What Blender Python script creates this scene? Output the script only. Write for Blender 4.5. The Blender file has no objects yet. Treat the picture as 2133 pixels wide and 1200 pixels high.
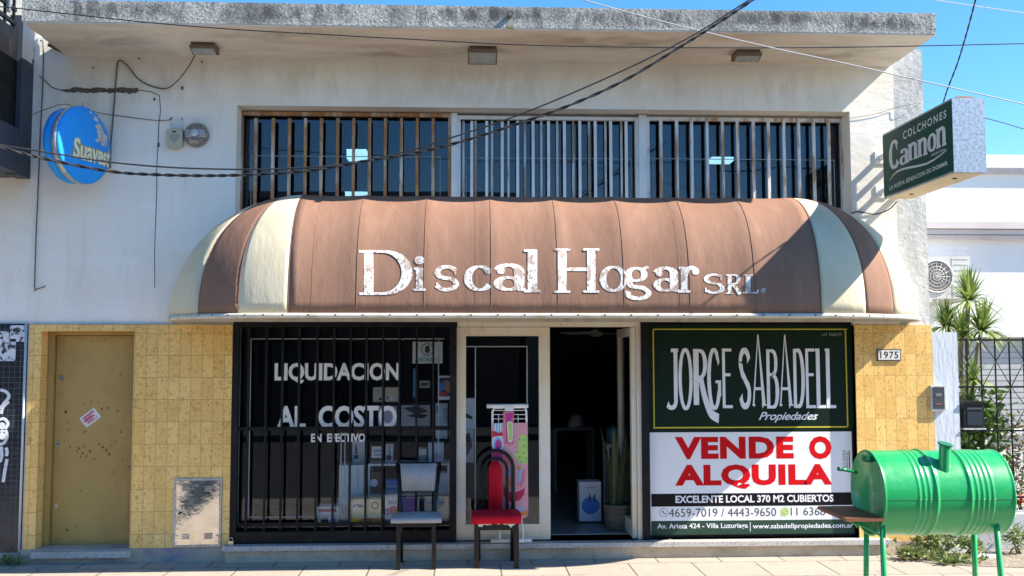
import bpy, bmesh, math, random
from mathutils import Vector, Matrix
random.seed(7)
C = bpy.context.scene.collection
SC = bpy.context.scene

# ------------------------------------------------------------------ camera
FPX, IMG_W, IMG_H = 2050.0, 2133.0, 1200.0
EYE = Vector((0.0, -9.4, 1.90))
PITCH, YAW, ROLL = math.atan(140 / FPX), math.atan(96.5 / FPX), 0.0013
FWD = Vector((math.sin(YAW) * math.cos(PITCH), math.cos(YAW) * math.cos(PITCH), math.sin(PITCH)))
RGT = Vector((math.cos(YAW), -math.sin(YAW), 0.0))
UPV = RGT.cross(FWD)
RGT, UPV = (RGT * math.cos(ROLL) - UPV * math.sin(ROLL)), (UPV * math.cos(ROLL) + RGT * math.sin(ROLL))
cam = bpy.data.cameras.new('camera')
cam.sensor_width = 36.0
cam.lens = 36.0 * FPX / IMG_W
cam.clip_end = 2000
camo = bpy.data.objects.new('camera', cam)
C.objects.link(camo)
camo.matrix_world = Matrix(((RGT.x, UPV.x, -FWD.x, EYE.x), (RGT.y, UPV.y, -FWD.y, EYE.y), (RGT.z, UPV.z, -FWD.z, EYE.z), (0, 0, 0, 1)))
SC.camera = camo

# ------------------------------------------------------------------ light
SUN_DIR = Vector((1.08, -0.285, 1.0)).normalized()          # towards the sun
world = bpy.data.worlds.new('World')
SC.world = world
world.use_nodes = True
wt = world.node_tree
bg = wt.nodes['Background']
sky = wt.nodes.new('ShaderNodeTexSky')
sky.sky_type = 'NISHITA'
sky.sun_disc = False
sky.sun_elevation = math.asin(SUN_DIR.z)
sky.sun_rotation = math.atan2(SUN_DIR.x, SUN_DIR.y)
sky.altitude = 0
sky.air_density = 1.0
sky.dust_density = 0.0
sky.ozone_density = 5.0
hsv = wt.nodes.new('ShaderNodeHueSaturation')
hsv.inputs['Hue'].default_value = 0.498
hsv.inputs['Saturation'].default_value = 1.22
wt.links.new(sky.outputs[0], hsv.inputs['Color'])
wt.links.new(hsv.outputs[0], bg.inputs['Color'])
bg.inputs['Strength'].default_value = 0.115
sun = bpy.data.lights.new('sun', 'SUN')
sun.energy = 5.0
sun.angle = math.radians(0.5)
sun.color = (1.0, 0.93, 0.81)
suno = bpy.data.objects.new('sun', sun)
C.objects.link(suno)
suno.rotation_euler = SUN_DIR.to_track_quat('Z', 'Y').to_euler()
SC.view_settings.view_transform = 'Standard'
SC.view_settings.look = 'None'
SC.view_settings.gamma = 1.0
SC.view_settings.exposure = 1.31
SC.cycles.max_bounces = 8
SC.cycles.transparent_max_bounces = 24

# ------------------------------------------------------------------ placing helpers
def at(px, py, Y=0.0):
    """the point of the plane y = Y that lies on the sight line of a photograph pixel"""
    d = FWD + RGT * ((px - IMG_W / 2) / FPX) + UPV * ((IMG_H / 2 - py) / FPX)
    return EYE + d * ((Y - EYE.y) / d.y)

def rect(x0, y0, x1, y1, Y=0.0):
    """axis-aligned wall rectangle (X0, X1, Z0, Z1) for a pixel box"""
    ym, xm = (y0 + y1) / 2, (x0 + x1) / 2
    return at(x0, ym, Y).x, at(x1, ym, Y).x, at(xm, y1, Y).z, at(xm, y0, Y).z

ROOT = {}
def origin(o):
    v = Vector((0, 0, 0))
    while o is not None:
        v += o.location
        o = o.parent
    return v

class MB:
    def __init__(s): s.bm = bmesh.new()
    def quad(s, *p):
        vs = [s.bm.verts.new(q) for q in p]
        return s.bm.faces.new(vs)
    def box(s, x0, x1, y0, y1, z0, z1):
        if x0 > x1: x0, x1 = x1, x0
        if y0 > y1: y0, y1 = y1, y0
        if z0 > z1: z0, z1 = z1, z0
        v = [s.bm.verts.new((x, y, z)) for x in (x0, x1) for y in (y0, y1) for z in (z0, z1)]
        for f in ((0, 1, 3, 2), (4, 6, 7, 5), (0, 4, 5, 1), (2, 3, 7, 6), (0, 2, 6, 4), (1, 5, 7, 3)):
            s.bm.faces.new([v[i] for i in f])
        return s
    def pbox(s, x0, y0, x1, y1, Ya, Yb, Y=None):
        """box whose front (Ya) fills a pixel box"""
        X0, X1, Z0, Z1 = rect(x0, y0, x1, y1, Ya if Y is None else Y)
        return s.box(X0, X1, Ya, Yb, Z0, Z1)
    def prism(s, poly, axis, a, b):
        """closed polygon (2D) extruded along an axis"""
        def P(u, v, w): return {'x': (w, u, v), 'y': (u, w, v), 'z': (u, v, w)}[axis]
        n = len(poly)
        A = [s.bm.verts.new(P(u, v, a)) for u, v in poly]
        B = [s.bm.verts.new(P(u, v, b)) for u, v in poly]
        s.bm.faces.new(A); s.bm.faces.new(B[::-1])
        for i in range(n):
            s.bm.faces.new((A[i], B[i], B[(i + 1) % n], A[(i + 1) % n]))
        return s
    def tube(s, pts, r, seg=8, cap=True, ry=None):
        pts = [Vector(p) for p in pts]
        n = len(pts)
        rings = []
        up = None
        for i, p in enumerate(pts):
            t = (pts[min(i + 1, n - 1)] - pts[max(i - 1, 0)]).normalized()
            if up is None:
                up = Vector((0, 0, 1)) if abs(t.z) < 0.9 else Vector((0, 1, 0))
            a = t.cross(up)
            if a.length < 1e-5: a = t.orthogonal()
            a.normalize(); b = a.cross(t).normalized(); up = b
            rr = r[i] if isinstance(r, (list, tuple)) else r
            rb = rr if ry is None else ry
            rings.append([s.bm.verts.new(p + a * (rr * math.cos(2 * math.pi * k / seg)) + b * (rb * math.sin(2 * math.pi * k / seg))) for k in range(seg)])
        for i in range(n - 1):
            for k in range(seg):
                f = s.bm.faces.new((rings[i][k], rings[i][(k + 1) % seg], rings[i + 1][(k + 1) % seg], rings[i + 1][k]))
                f.smooth = True
        if cap:
            s.bm.faces.new(rings[0][::-1]); s.bm.faces.new(rings[-1])
        return s
    def lathe(s, prof, c=(0, 0, 0), seg=32, axis='z', smooth=True):
        """profile [(radius, height)] turned about an axis through c"""
        rings = []
        for r, h in prof:
            ring = []
            for k in range(seg):
                a = 2 * math.pi * k / seg
                u, v = r * math.cos(a), r * math.sin(a)
                p = {'z': (u, v, h), 'x': (h, u, v), 'y': (u, h, v)}[axis]
                ring.append(s.bm.verts.new((p[0] + c[0], p[1] + c[1], p[2] + c[2])))
            rings.append(ring)
        for i in range(len(prof) - 1):
            for k in range(seg):
                f = s.bm.faces.new((rings[i][k], rings[i][(k + 1) % seg], rings[i + 1][(k + 1) % seg], rings[i + 1][k]))
                f.smooth = smooth
        for ring in (rings[0], rings[-1]):
            try: s.bm.faces.new(ring)
            except ValueError: pass
        return s
    def wall(s, x0, x1, z0, z1, y0, y1, holes=(), inset=None):
        """slab in the xz plane, front y0, back y1, with rectangular holes and their reveals"""
        xs = sorted({x0, x1, *[h[0] for h in holes], *[h[1] for h in holes]})
        zs = sorted({z0, z1, *[h[2] for h in holes], *[h[3] for h in holes]})
        xs = [x for x in xs if x0 <= x <= x1]; zs = [z for z in zs if z0 <= z <= z1]
        def solid(i, j):
            if i < 0 or j < 0 or i >= len(xs) - 1 or j >= len(zs) - 1: return False
            cx, cz = (xs[i] + xs[i + 1]) / 2, (zs[j] + zs[j + 1]) / 2
            return not any(h[0] < cx < h[1] and h[2] < cz < h[3] for h in holes)
        for i in range(len(xs) - 1):
            for j in range(len(zs) - 1):
                if not solid(i, j): continue
                a, b, c, d = xs[i], xs[i + 1], zs[j], zs[j + 1]
                s.quad((a, y0, c), (b, y0, c), (b, y0, d), (a, y0, d))
                s.quad((a, y1, c), (a, y1, d), (b, y1, d), (b, y1, c))
                if not solid(i - 1, j): s.quad((a, y0, c), (a, y0, d), (a, y1, d), (a, y1, c))
                if not solid(i + 1, j): s.quad((b, y0, c), (b, y1, c), (b, y1, d), (b, y0, d))
                if not solid(i, j - 1): s.quad((a, y0, c), (a, y1, c), (b, y1, c), (b, y0, c))
                if not solid(i, j + 1): s.quad((a, y0, d), (b, y0, d), (b, y1, d), (a, y1, d))
        bmesh.ops.remove_doubles(s.bm, verts=s.bm.verts[:], dist=1e-5)
        return s
    def bevel(s, w=0.004, seg=2, angle=35):
        es = [e for e in s.bm.edges if len(e.link_faces) == 2 and e.calc_face_angle(0) > math.radians(angle)]
        if es:
            bmesh.ops.bevel(s.bm, geom=es, offset=w, segments=seg, affect='EDGES', profile=0.6, clamp_overlap=True)
        return s
    def xform(s, m):
        bmesh.ops.transform(s.bm, matrix=m, verts=s.bm.verts[:]); return s
    def build(s, name, material, parent=None, local=False, normals=True):
        if normals: bmesh.ops.recalc_face_normals(s.bm, faces=s.bm.faces[:])
        if parent is not None and not local:
            o = origin(parent)
            for v in s.bm.verts: v.co -= o
        me = bpy.data.meshes.new(name)
        s.bm.to_mesh(me); s.bm.free()
        me.materials.append(material)
        ob = bpy.data.objects.new(name, me)
        C.objects.link(ob)
        if parent is not None: ob.parent = parent
        return ob

def tag(o, label, cat, group=None):
    o['label'] = label; o['category'] = cat
    if group: o['group'] = group
    return o
def thing(name, label, cat, loc=(0, 0, 0), group=None):
    o = bpy.data.objects.new(name, None)
    o.empty_display_size = 0.1
    C.objects.link(o); o.location = loc
    return tag(o, label, cat, group)
def struct(o): o['kind'] = 'structure'; return o
def stuff(o): o['kind'] = 'stuff'; return o
def copy_tree(o, parent=None):
    c = o.copy(); C.objects.link(c)
    if parent is not None: c.parent = parent
    for ch in list(o.children): copy_tree(ch, c)
    return c

# ------------------------------------------------------------------ materials
def new_mat(name):
    m = bpy.data.materials.new(name); m.use_nodes = True
    return m, m.node_tree, m.node_tree.nodes['Principled BSDF']

def coords(nt, stretch=(1, 1, 1), mixed=False):
    tc = nt.nodes.new('ShaderNodeTexCoord')
    mp = nt.nodes.new('ShaderNodeMapping')
    mp.inputs['Scale'].default_value = stretch
    nt.links.new(tc.outputs['Object'], mp.inputs['Vector'])
    return mp.outputs[0]

def noise(nt, vec, scale, detail=4, rough=0.6, dist=0.0):
    n = nt.nodes.new('ShaderNodeTexNoise')
    n.inputs['Scale'].default_value = scale
    n.inputs['Detail'].default_value = detail
    n.inputs['Roughness'].default_value = rough
    n.inputs['Distortion'].default_value = dist
    nt.links.new(vec, n.inputs['Vector'])
    return n.outputs['Fac']

def ramp(nt, sock, lo, hi, amt=1.0):
    r = nt.nodes.new('ShaderNodeMapRange')
    r.inputs['From Min'].default_value = lo; r.inputs['From Max'].default_value = hi
    r.inputs['To Min'].default_value = 0.0; r.inputs['To Max'].default_value = amt
    r.clamp = True
    nt.links.new(sock, r.inputs['Value'])
    return r.outputs[0]

def mix(nt, fac, a, b):
    m = nt.nodes.new('ShaderNodeMix'); m.data_type = 'RGBA'
    for sock, val in ((m.inputs[0], fac), (m.inputs[6], a), (m.inputs[7], b)):
        if hasattr(val, 'links'): nt.links.new(val, sock)
        elif isinstance(val, (tuple, list)): sock.default_value = (*val[:3], 1)
        else: sock.default_value = val
    return m.outputs[2]

def math_node(nt, op, a, b=None):
    m = nt.nodes.new('ShaderNodeMath'); m.operation = op
    for i, v in enumerate((a, b)):
        if v is None: continue
        if hasattr(v, 'links'): nt.links.new(v, m.inputs[i])
        else: m.inputs[i].default_value = v
    return m.outputs[0]

def add_bump(nt, bsdf, height, strength=0.3, dist=0.01):
    b = nt.nodes.new('ShaderNodeBump')
    b.inputs['Strength'].default_value = strength
    b.inputs['Distance'].default_value = dist
    nt.links.new(height, b.inputs['Height'])
    nt.links.new(b.outputs[0], bsdf.inputs['Normal'])

def surf(name, base, rough=0.7, metal=0.0, layers=(), bump=None, spec=0.5, rough_var=0.0, coat=0.0):
    """base colour with noise layers: (colour, scale, stretch, lo, hi, amount)"""
    m, nt, b = new_mat(name)
    col = base
    if not layers:
        layers = [(tuple(c * 0.8 for c in base), 9, (1, 1, 1), 0.45, 0.75, 0.6)]
    for (c2, scale, st, lo, hi, amt) in layers:
        f = ramp(nt, noise(nt, coords(nt, st), scale, 6), lo, hi, amt)
        col = mix(nt, f, col, c2)
    nt.links.new(col, b.inputs['Base Color'])
    b.inputs['Roughness'].default_value = rough
    if rough_var:
        r = ramp(nt, noise(nt, coords(nt), 14, 4), 0.3, 0.7, rough_var)
        nt.links.new(math_node(nt, 'ADD', r, rough), b.inputs['Roughness'])
    b.inputs['Metallic'].default_value = metal
    b.inputs['Specular IOR Level'].default_value = spec
    if coat: b.inputs['Coat Weight'].default_value = coat; b.inputs['Coat Roughness'].default_value = 0.08
    if bump:
        sc, st, di = bump[:3]
        add_bump(nt, b, noise(nt, coords(nt, bump[3] if len(bump) > 3 else (1, 1, 1)), sc, 5), st, di)
    return m

def glow(name, col, strength):
    m, nt, b = new_mat(name)
    b.inputs['Base Color'].default_value = (*col, 1)
    b.inputs['Emission Color'].default_value = (*col, 1)
    b.inputs['Emission Strength'].default_value = strength
    return m

def glass_mat(name, tint=(0.55, 0.6, 0.65), ior=1.5, rough=0.0, boost=1.0):
    m, nt, b = new_mat(name)
    nt.nodes.remove(b)
    out = nt.nodes['Material Output']
    tr = nt.nodes.new('ShaderNodeBsdfTransparent'); tr.inputs[0].default_value = (*tint, 1)
    gl = nt.nodes.new('ShaderNodeBsdfGlossy'); gl.inputs['Roughness'].default_value = rough
    gl.inputs['Color'].default_value = (0.95, 0.97, 1, 1)
    fr = nt.nodes.new('ShaderNodeFresnel'); fr.inputs[0].default_value = ior
    f = math_node(nt, 'MULTIPLY', fr.outputs[0], boost)
    ms = nt.nodes.new('ShaderNodeMixShader')
    nt.links.new(f, ms.inputs[0]); nt.links.new(tr.outputs[0], ms.inputs[1]); nt.links.new(gl.outputs[0], ms.inputs[2])
    nt.links.new(ms.outputs[0], out.inputs['Surface'])
    n = noise(nt, coords(nt), 1.1, 2)
    bp = nt.nodes.new('ShaderNodeBump'); bp.inputs['Strength'].default_value = 0.02; bp.inputs['Distance'].default_value = 0.05
    nt.links.new(n, bp.inputs['Height'])
    nt.links.new(bp.outputs[0], gl.inputs['Normal'])
    return m

def tile_mat(name, base, var, blotch, grout, tw, th, gap, rough=0.35, blotch_amt=0.8, blotch_scale=28, lo=0.55, hi=0.66, z_off=0.0, x_off=0.0, coat=0.0, extra=()):
    m, nt, b = new_mat(name)
    tc = nt.nodes.new('ShaderNodeTexCoord')
    sp = nt.nodes.new('ShaderNodeSeparateXYZ'); nt.links.new(tc.outputs['Object'], sp.inputs[0])
    cb = nt.nodes.new('ShaderNodeCombineXYZ')
    nt.links.new(math_node(nt, 'ADD', math_node(nt, 'ADD', sp.outputs[0], sp.outputs[1]), 50.0 * tw + x_off), cb.inputs[0])
    nt.links.new(math_node(nt, 'ADD', sp.outputs[2], 20.0 * th + z_off), cb.inputs[1])
    br = nt.nodes.new('ShaderNodeTexBrick')
    br.offset = 0.0; br.squash = 1.0
    br.inputs['Scale'].default_value = 1.0
    br.inputs['Brick Width'].default_value = tw
    br.inputs['Row Height'].default_value = th
    br.inputs['Mortar Size'].default_value = gap
    br.inputs['Mortar Smooth'].default_value = 0.3
    br.inputs['Color1'].default_value = (*base, 1); br.inputs['Color2'].default_value = (*var, 1)
    br.inputs['Mortar'].default_value = (*grout, 1)
    nt.links.new(cb.outputs[0], br.inputs['Vector'])
    big = ramp(nt, noise(nt, coords(nt), 1.7, 3), 0.3, 0.7, 0.5)
    bl = ramp(nt, noise(nt, coords(nt), blotch_scale, 5, 0.62, 0.8), lo, hi, blotch_amt)
    bl2 = math_node(nt, 'MULTIPLY', bl, math_node(nt, 'ADD', big, 0.5))
    inv = math_node(nt, 'SUBTRACT', 1.0, br.outputs['Fac'])
    col = mix(nt, math_node(nt, 'MULTIPLY', bl2, inv), br.outputs['Color'], blotch)
    for (c2, scale, st, l, h, amt) in extra:
        col = mix(nt, ramp(nt, noise(nt, coords(nt, st), scale, 5), l, h, amt), col, c2)
    nt.links.new(col, b.inputs['Base Color'])
    nt.links.new(math_node(nt, 'ADD', math_node(nt, 'MULTIPLY', br.outputs['Fac'], 0.5), rough), b.inputs['Roughness'])
    if coat: b.inputs['Coat Weight'].default_value = coat
    h = math_node(nt, 'ADD', math_node(nt, 'MULTIPLY', inv, 1.0), math_node(nt, 'MULTIPLY', noise(nt, coords(nt), 20, 3), 0.3))
    add_bump(nt, b, h, 0.5, 0.003)
    return m

def worn_mat(name, col, lo, hi, scale=35, rough=0.7, stretch=(1, 1, 1)):
    """paint that has flaked: holes show what lies beneath"""
    m, nt, b = new_mat(name)
    b.inputs['Base Color'].default_value = (*col, 1); b.inputs['Roughness'].default_value = rough
    n = noise(nt, coords(nt, stretch), scale, 6, 0.7, 0.5)
    nt.links.new(ramp(nt, n, lo, hi, 1.0), b.inputs['Alpha'])
    return m

def stain_mat(name, col, lo, hi, scale, stretch=(1, 1, 1), axes=(0, 2), amt=0.8):
    """a blotch of dirt that thins out towards the rim of its patch"""
    m, nt, b = new_mat(name)
    b.inputs['Base Color'].default_value = (*col, 1); b.inputs['Roughness'].default_value = 0.95
    tc = nt.nodes.new('ShaderNodeTexCoord'); sp = nt.nodes.new('ShaderNodeSeparateXYZ')
    nt.links.new(tc.outputs['Generated'], sp.inputs[0])
    fall = None
    for ax in axes:
        u = sp.outputs[ax]
        f = math_node(nt, 'MULTIPLY', math_node(nt, 'MULTIPLY', u, math_node(nt, 'SUBTRACT', 1.0, u)), 4.0)
        fall = f if fall is None else math_node(nt, 'MULTIPLY', fall, f)
    n = ramp(nt, noise(nt, coords(nt, stretch), scale, 6, 0.65, 0.4), lo, hi, amt)
    nt.links.new(math_node(nt, 'MULTIPLY', n, fall), b.inputs['Alpha'])
    return m

# ------------------------------------------------------------------ lettering
def text_mesh(body, bold=0.0, shear=0.0, spacing=1.0):
    cu = bpy.data.curves.new('lettering', 'FONT')
    cu.body = body; cu.size = 1.0; cu.offset = bold; cu.shear = shear; cu.space_character = spacing
    cu.resolution_u = 3
    ob = bpy.data.objects.new('lettering', cu)
    C.objects.link(ob)
    bpy.context.view_layer.update()
    dg = bpy.context.evaluated_depsgraph_get()
    me = bpy.data.meshes.new_from_object(ob.evaluated_get(dg))
    vs = [(v.co.x, v.co.y) for v in me.vertices]
    fs = [tuple(p.vertices) for p in me.polygons]
    bpy.data.objects.remove(ob); bpy.data.curves.remove(cu); bpy.data.meshes.remove(me)
    x0 = min(v[0] for v in vs); x1 = max(v[0] for v in vs); y0 = min(v[1] for v in vs); y1 = max(v[1] for v in vs)
    return [((x - x0) / (x1 - x0), (y - y0) / (y1 - y0)) for x, y in vs], fs

def put_text(mb, body, fn, bold=0.0, shear=0.0, spacing=1.0):
    """lay a line of lettering; fn maps (u, v) in the unit box of its ink to a point"""
    vs, fs = text_mesh(body, bold, shear, spacing)
    bv = [mb.bm.verts.new(fn(u, v)) for u, v in vs]
    for f in fs:
        try: mb.bm.faces.new([bv[i] for i in f])
        except ValueError: pass

def box_fn(x0, y0, x1, y1, Y):
    X0, X1, Z0, Z1 = rect(x0, y0, x1, y1, Y)
    return lambda u, v: (X0 + (X1 - X0) * u, Y, Z0 + (Z1 - Z0) * v)

def arc(cx, cy, rx, ry, a0, a1, n=22):
    return [(cx + rx * math.cos(math.radians(a0 + (a1 - a0) * i / n)), cy + ry * math.sin(math.radians(a0 + (a1 - a0) * i / n))) for i in range(n + 1)]
def seg(x0, y0, x1, y1, n=6):
    return [(x0 + (x1 - x0) * i / n, y0 + (y1 - y0) * i / n) for i in range(n + 1)]

def ribbon_polys(pts, thick, thin, taper=None):
    """quads of a pen stroke: thick where it runs upright, thin where it runs level"""
    out = []; L = []; R = []
    n = len(pts)
    for i, (x, y) in enumerate(pts):
        ax, ay = pts[max(i - 1, 0)]; bx, by = pts[min(i + 1, n - 1)]
        tx, ty = bx - ax, by - ay
        l = math.hypot(tx, ty) or 1
        tx /= l; ty /= l
        h = thin + (thick - thin) * abs(ty) ** 1.5
        if taper: h *= taper[0] + (taper[1] - taper[0]) * i / (n - 1)
        L.append((x - ty * h, y + tx * h)); R.append((x + ty * h, y - tx * h))
    for i in range(n - 1):
        out.append((L[i], L[i + 1], R[i + 1], R[i]))
    return out

def put_glyph(mb, strokes, fn):
    """fn(u, v, k): k counts strokes so that overlapping ones sit at slightly different depths"""
    polys = [(k, ribbon_polys(*s)) for k, s in enumerate(strokes)]
    xs = [p[0] for _, q in polys for f in q for p in f]; ys = [p[1] for _, q in polys for f in q for p in f]
    x0, x1, y0, y1 = min(xs), max(xs), min(ys), max(ys)
    for k, q in polys:
        for f in q:
            mb.quad(*[fn((x - x0) / (x1 - x0), (y - y0) / (y1 - y0), k) for x, y in f])
# ================================================================== materials
M = {}
M['white_wall'] = surf('white_wall', (0.87, 0.81, 0.72), 0.85, layers=[
    ((0.68, 0.62, 0.52), 1.0, (1, 1, 0.5), 0.44, 0.72, 0.65),
    ((0.60, 0.54, 0.45), 4.2, (2.6, 3, 0.3), 0.54, 0.78, 0.42),
    ((0.88, 0.86, 0.82), 2.3, (0.5, 1, 1.6), 0.52, 0.66, 0.6),
    ((0.50, 0.46, 0.40), 22, (0.6, 1, 1.4), 0.63, 0.74, 0.4),
    ((0.30, 0.28, 0.25), 60, (1, 1, 1), 0.735, 0.77, 0.5)], bump=(7, 0.35, 0.02, (0.7, 1, 1.6)))
M['grey_wall'] = surf('weathered_wall', (0.60, 0.59, 0.56), 0.9, layers=[
    ((0.36, 0.36, 0.35), 3.0, (1.6, 1, 0.5), 0.42, 0.66, 0.8),
    ((0.22, 0.22, 0.22), 22, (1, 1, 0.7), 0.58, 0.72, 0.6),
    ((0.74, 0.72, 0.68), 9, (1, 1, 1), 0.55, 0.7, 0.6)], bump=(16, 0.5, 0.02))
M['soffit'] = surf('soffit_plaster', (0.76, 0.69, 0.59), 0.9, layers=[
    ((0.52, 0.42, 0.31), 1.4, (0.6, 2, 1), 0.45, 0.70, 0.7),
    ((0.82, 0.77, 0.69), 3.2, (1, 2, 1), 0.5, 0.75, 0.5),
    ((0.30, 0.25, 0.20), 9, (1, 1, 1), 0.66, 0.78, 0.5)], bump=(10, 0.3, 0.02))
M['fascia'] = surf('speckled_concrete', (0.47, 0.455, 0.42), 0.9, layers=[
    ((0.10, 0.10, 0.10), 62, (1, 1, 1), 0.47, 0.60, 0.8),
    ((0.66, 0.64, 0.59), 80, (1, 1, 1), 0.56, 0.68, 0.5),
    ((0.11, 0.105, 0.10), 1.3, (1.2, 1, 0.8), 0.46, 0.64, 0.8), ((0.08, 0.08, 0.075), 4.5, (1.6, 1, 0.4), 0.56, 0.70, 0.8),
    ((0.16, 0.15, 0.14), 11, (2.5, 1, 0.25), 0.60, 0.74, 0.6)], bump=(40, 0.6, 0.012))
M['yellow_tile'] = tile_mat('ochre_wall_tile', (0.92, 0.605, 0.215), (0.78, 0.485, 0.15), (0.40, 0.165, 0.03), (0.44, 0.27, 0.09), 0.1035, 0.2065, 0.0026,
    blotch_scale=40, lo=0.525, hi=0.62, blotch_amt=0.72, rough=0.3, z_off=-0.045,
    extra=[((0.30, 0.19, 0.08), 2.6, (1, 1, 0.5), 0.6, 0.8, 0.45)])
M['black_tile'] = tile_mat('black_mosaic_tile', (0.018, 0.02, 0.028), (0.03, 0.033, 0.042), (0.10, 0.10, 0.12), (0.085, 0.085, 0.085), 0.05, 0.05, 0.0022,
    blotch_scale=9, lo=0.6, hi=0.75, blotch_amt=0.4, rough=0.2)
M['concrete'] = surf('plinth_concrete', (0.46, 0.39, 0.30), 0.92, layers=[
    ((0.20, 0.185, 0.275), 3.5, (1, 1, 1.4), 0.45, 0.7, 0.8),
    ((0.50, 0.47, 0.42), 6, (1, 1, 1), 0.55, 0.72, 0.7),
    ((0.13, 0.12, 0.11), 24, (1, 1, 1), 0.62, 0.74, 0.6)], bump=(20, 0.7, 0.02))
M['plaster_plinth'] = surf('beige_plinth', (0.53, 0.43, 0.31), 0.92, layers=[
    ((0.27, 0.21, 0.15), 3.5, (1, 1, 1.4), 0.45, 0.7, 0.7),
    ((0.56, 0.52, 0.45), 6, (1, 1, 1), 0.55, 0.72, 0.6),
    ((0.18, 0.16, 0.14), 24, (1, 1, 1), 0.64, 0.76, 0.6)], bump=(18, 0.6, 0.02))
M['granite'] = surf('grey_granite', (0.50, 0.47, 0.42), 0.6, layers=[
    ((0.16, 0.16, 0.275), 70, (1, 1, 1), 0.52, 0.6, 0.7),
    ((0.24, 0.23, 0.21), 2.5, (1, 1, 1), 0.5, 0.75, 0.5)], bump=(50, 0.2, 0.005))
M['ochre_door'] = surf('ochre_door_paint', (0.43, 0.285, 0.085), 0.42, layers=[
    ((0.35, 0.225, 0.065), 1.2, (1, 1, 1), 0.42, 0.66, 0.7),
    ((0.17, 0.085, 0.025), 17, (1, 1, 0.8), 0.66, 0.70, 0.9), ((0.27, 0.16, 0.05), 0.9, (1, 1, 0.7), 0.52, 0.68, 0.7), ((0.15, 0.075, 0.025), 42, (1, 1, 1), 0.70, 0.73, 0.9), ((0.56, 0.41, 0.19), 7, (6, 1, 0.6), 0.66, 0.74, 0.6),
    ((0.50, 0.36, 0.16), 4, (3, 1, 0.4), 0.6, 0.75, 0.4)], bump=(2.5, 0.25, 0.02), rough_var=0.15)
M['white_paint'] = surf('weathered_white_paint', (0.70, 0.68, 0.63), 0.6, layers=[
    ((0.42, 0.38, 0.32), 6, (2, 2, 0.5), 0.5, 0.75, 0.5), ((0.22, 0.12, 0.06), 22, (1, 1, 0.6), 0.66, 0.74, 0.8)], bump=(30, 0.2, 0.004))
M['rusty_bar'] = surf('rusty_white_bar', (0.74, 0.66, 0.55), 0.75, layers=[
    ((0.40, 0.185, 0.075), 1.6, (6, 3, 1.1), 0.36, 0.52, 1.0),
    ((0.58, 0.31, 0.13), 5, (5, 3, 1), 0.52, 0.62, 0.8),
    ((0.22, 0.095, 0.045), 18, (1, 1, 0.5), 0.58, 0.70, 0.6)], bump=(40, 0.4, 0.004))
M['pale_bar'] = surf('pale_bar_paint', (0.80, 0.77, 0.72), 0.65, layers=[
    ((0.46, 0.25, 0.11), 2.2, (6, 3, 0.9), 0.49, 0.58, 0.95), ((0.45, 0.42, 0.38), 12, (1, 1, 0.5), 0.5, 0.7, 0.5)], bump=(40, 0.3, 0.004))
M['white_bar'] = surf('white_bar_paint', (0.84, 0.82, 0.79), 0.6, layers=[((0.5, 0.46, 0.4), 8, (1, 1, 0.4), 0.52, 0.75, 0.6)])
M['black_iron'] = surf('black_iron', (0.006, 0.006, 0.007), 0.45, layers=[((0.018, 0.017, 0.016), 9, (1, 1, 0.5), 0.5, 0.7, 0.8)], rough_var=0.2, spec=0.25)
M['cream_paint'] = surf('cream_door_paint', (0.78, 0.64, 0.41), 0.5, layers=[
    ((0.78, 0.76, 0.72), 0.9, (0.4, 0.4, 1), 0.36, 0.60, 0.8), ((0.42, 0.34, 0.22), 8, (2, 1, 0.5), 0.58, 0.75, 0.5), ((0.12, 0.08, 0.05), 30, (1, 1, 0.6), 0.71, 0.76, 0.8)], bump=(25, 0.2, 0.004))
M['shop_glass'] = glass_mat('shop_glass', (0.96, 0.97, 0.98), boost=0.75)
M['dark_glass'] = glass_mat('tinted_upper_glass', (0.45, 0.52, 0.6), boost=1.35)
M['tape'] = surf('alarm_tape', (0.36, 0.39, 0.41), 0.4)
M['letter_white'] = surf('white_vinyl', (0.90, 0.90, 0.88), 0.55, layers=[((0.82, 0.82, 0.80), 12, (1, 1, 1), 0.5, 0.8, 0.5)])
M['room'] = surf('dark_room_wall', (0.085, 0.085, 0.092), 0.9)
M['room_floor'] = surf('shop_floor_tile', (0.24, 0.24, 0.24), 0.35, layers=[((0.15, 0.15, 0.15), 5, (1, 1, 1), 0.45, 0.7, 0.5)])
M['crack'] = surf('open_crack', (0.10, 0.085, 0.07), 0.95, layers=[((0.22, 0.19, 0.16), 50, (1, 1, 1), 0.5, 0.65, 0.9)], bump=(60, 1.0, 0.02))
M['steel'] = surf('brushed_steel', (0.55, 0.55, 0.56), 0.3, 1.0, layers=[((0.35, 0.34, 0.33), 20, (1, 1, 1), 0.5, 0.7, 0.5)])
M['roofing'] = surf('roofing', (0.25, 0.24, 0.23), 0.9)
M['pipe'] = surf('drain_pipe', (0.16, 0.16, 0.16), 0.7)
M['moss'] = surf('moss_stain', (0.16, 0.15, 0.05), 0.95, layers=[((0.32, 0.31, 0.27), 20, (1, 1, 0.5), 0.45, 0.6, 0.9)])

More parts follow.
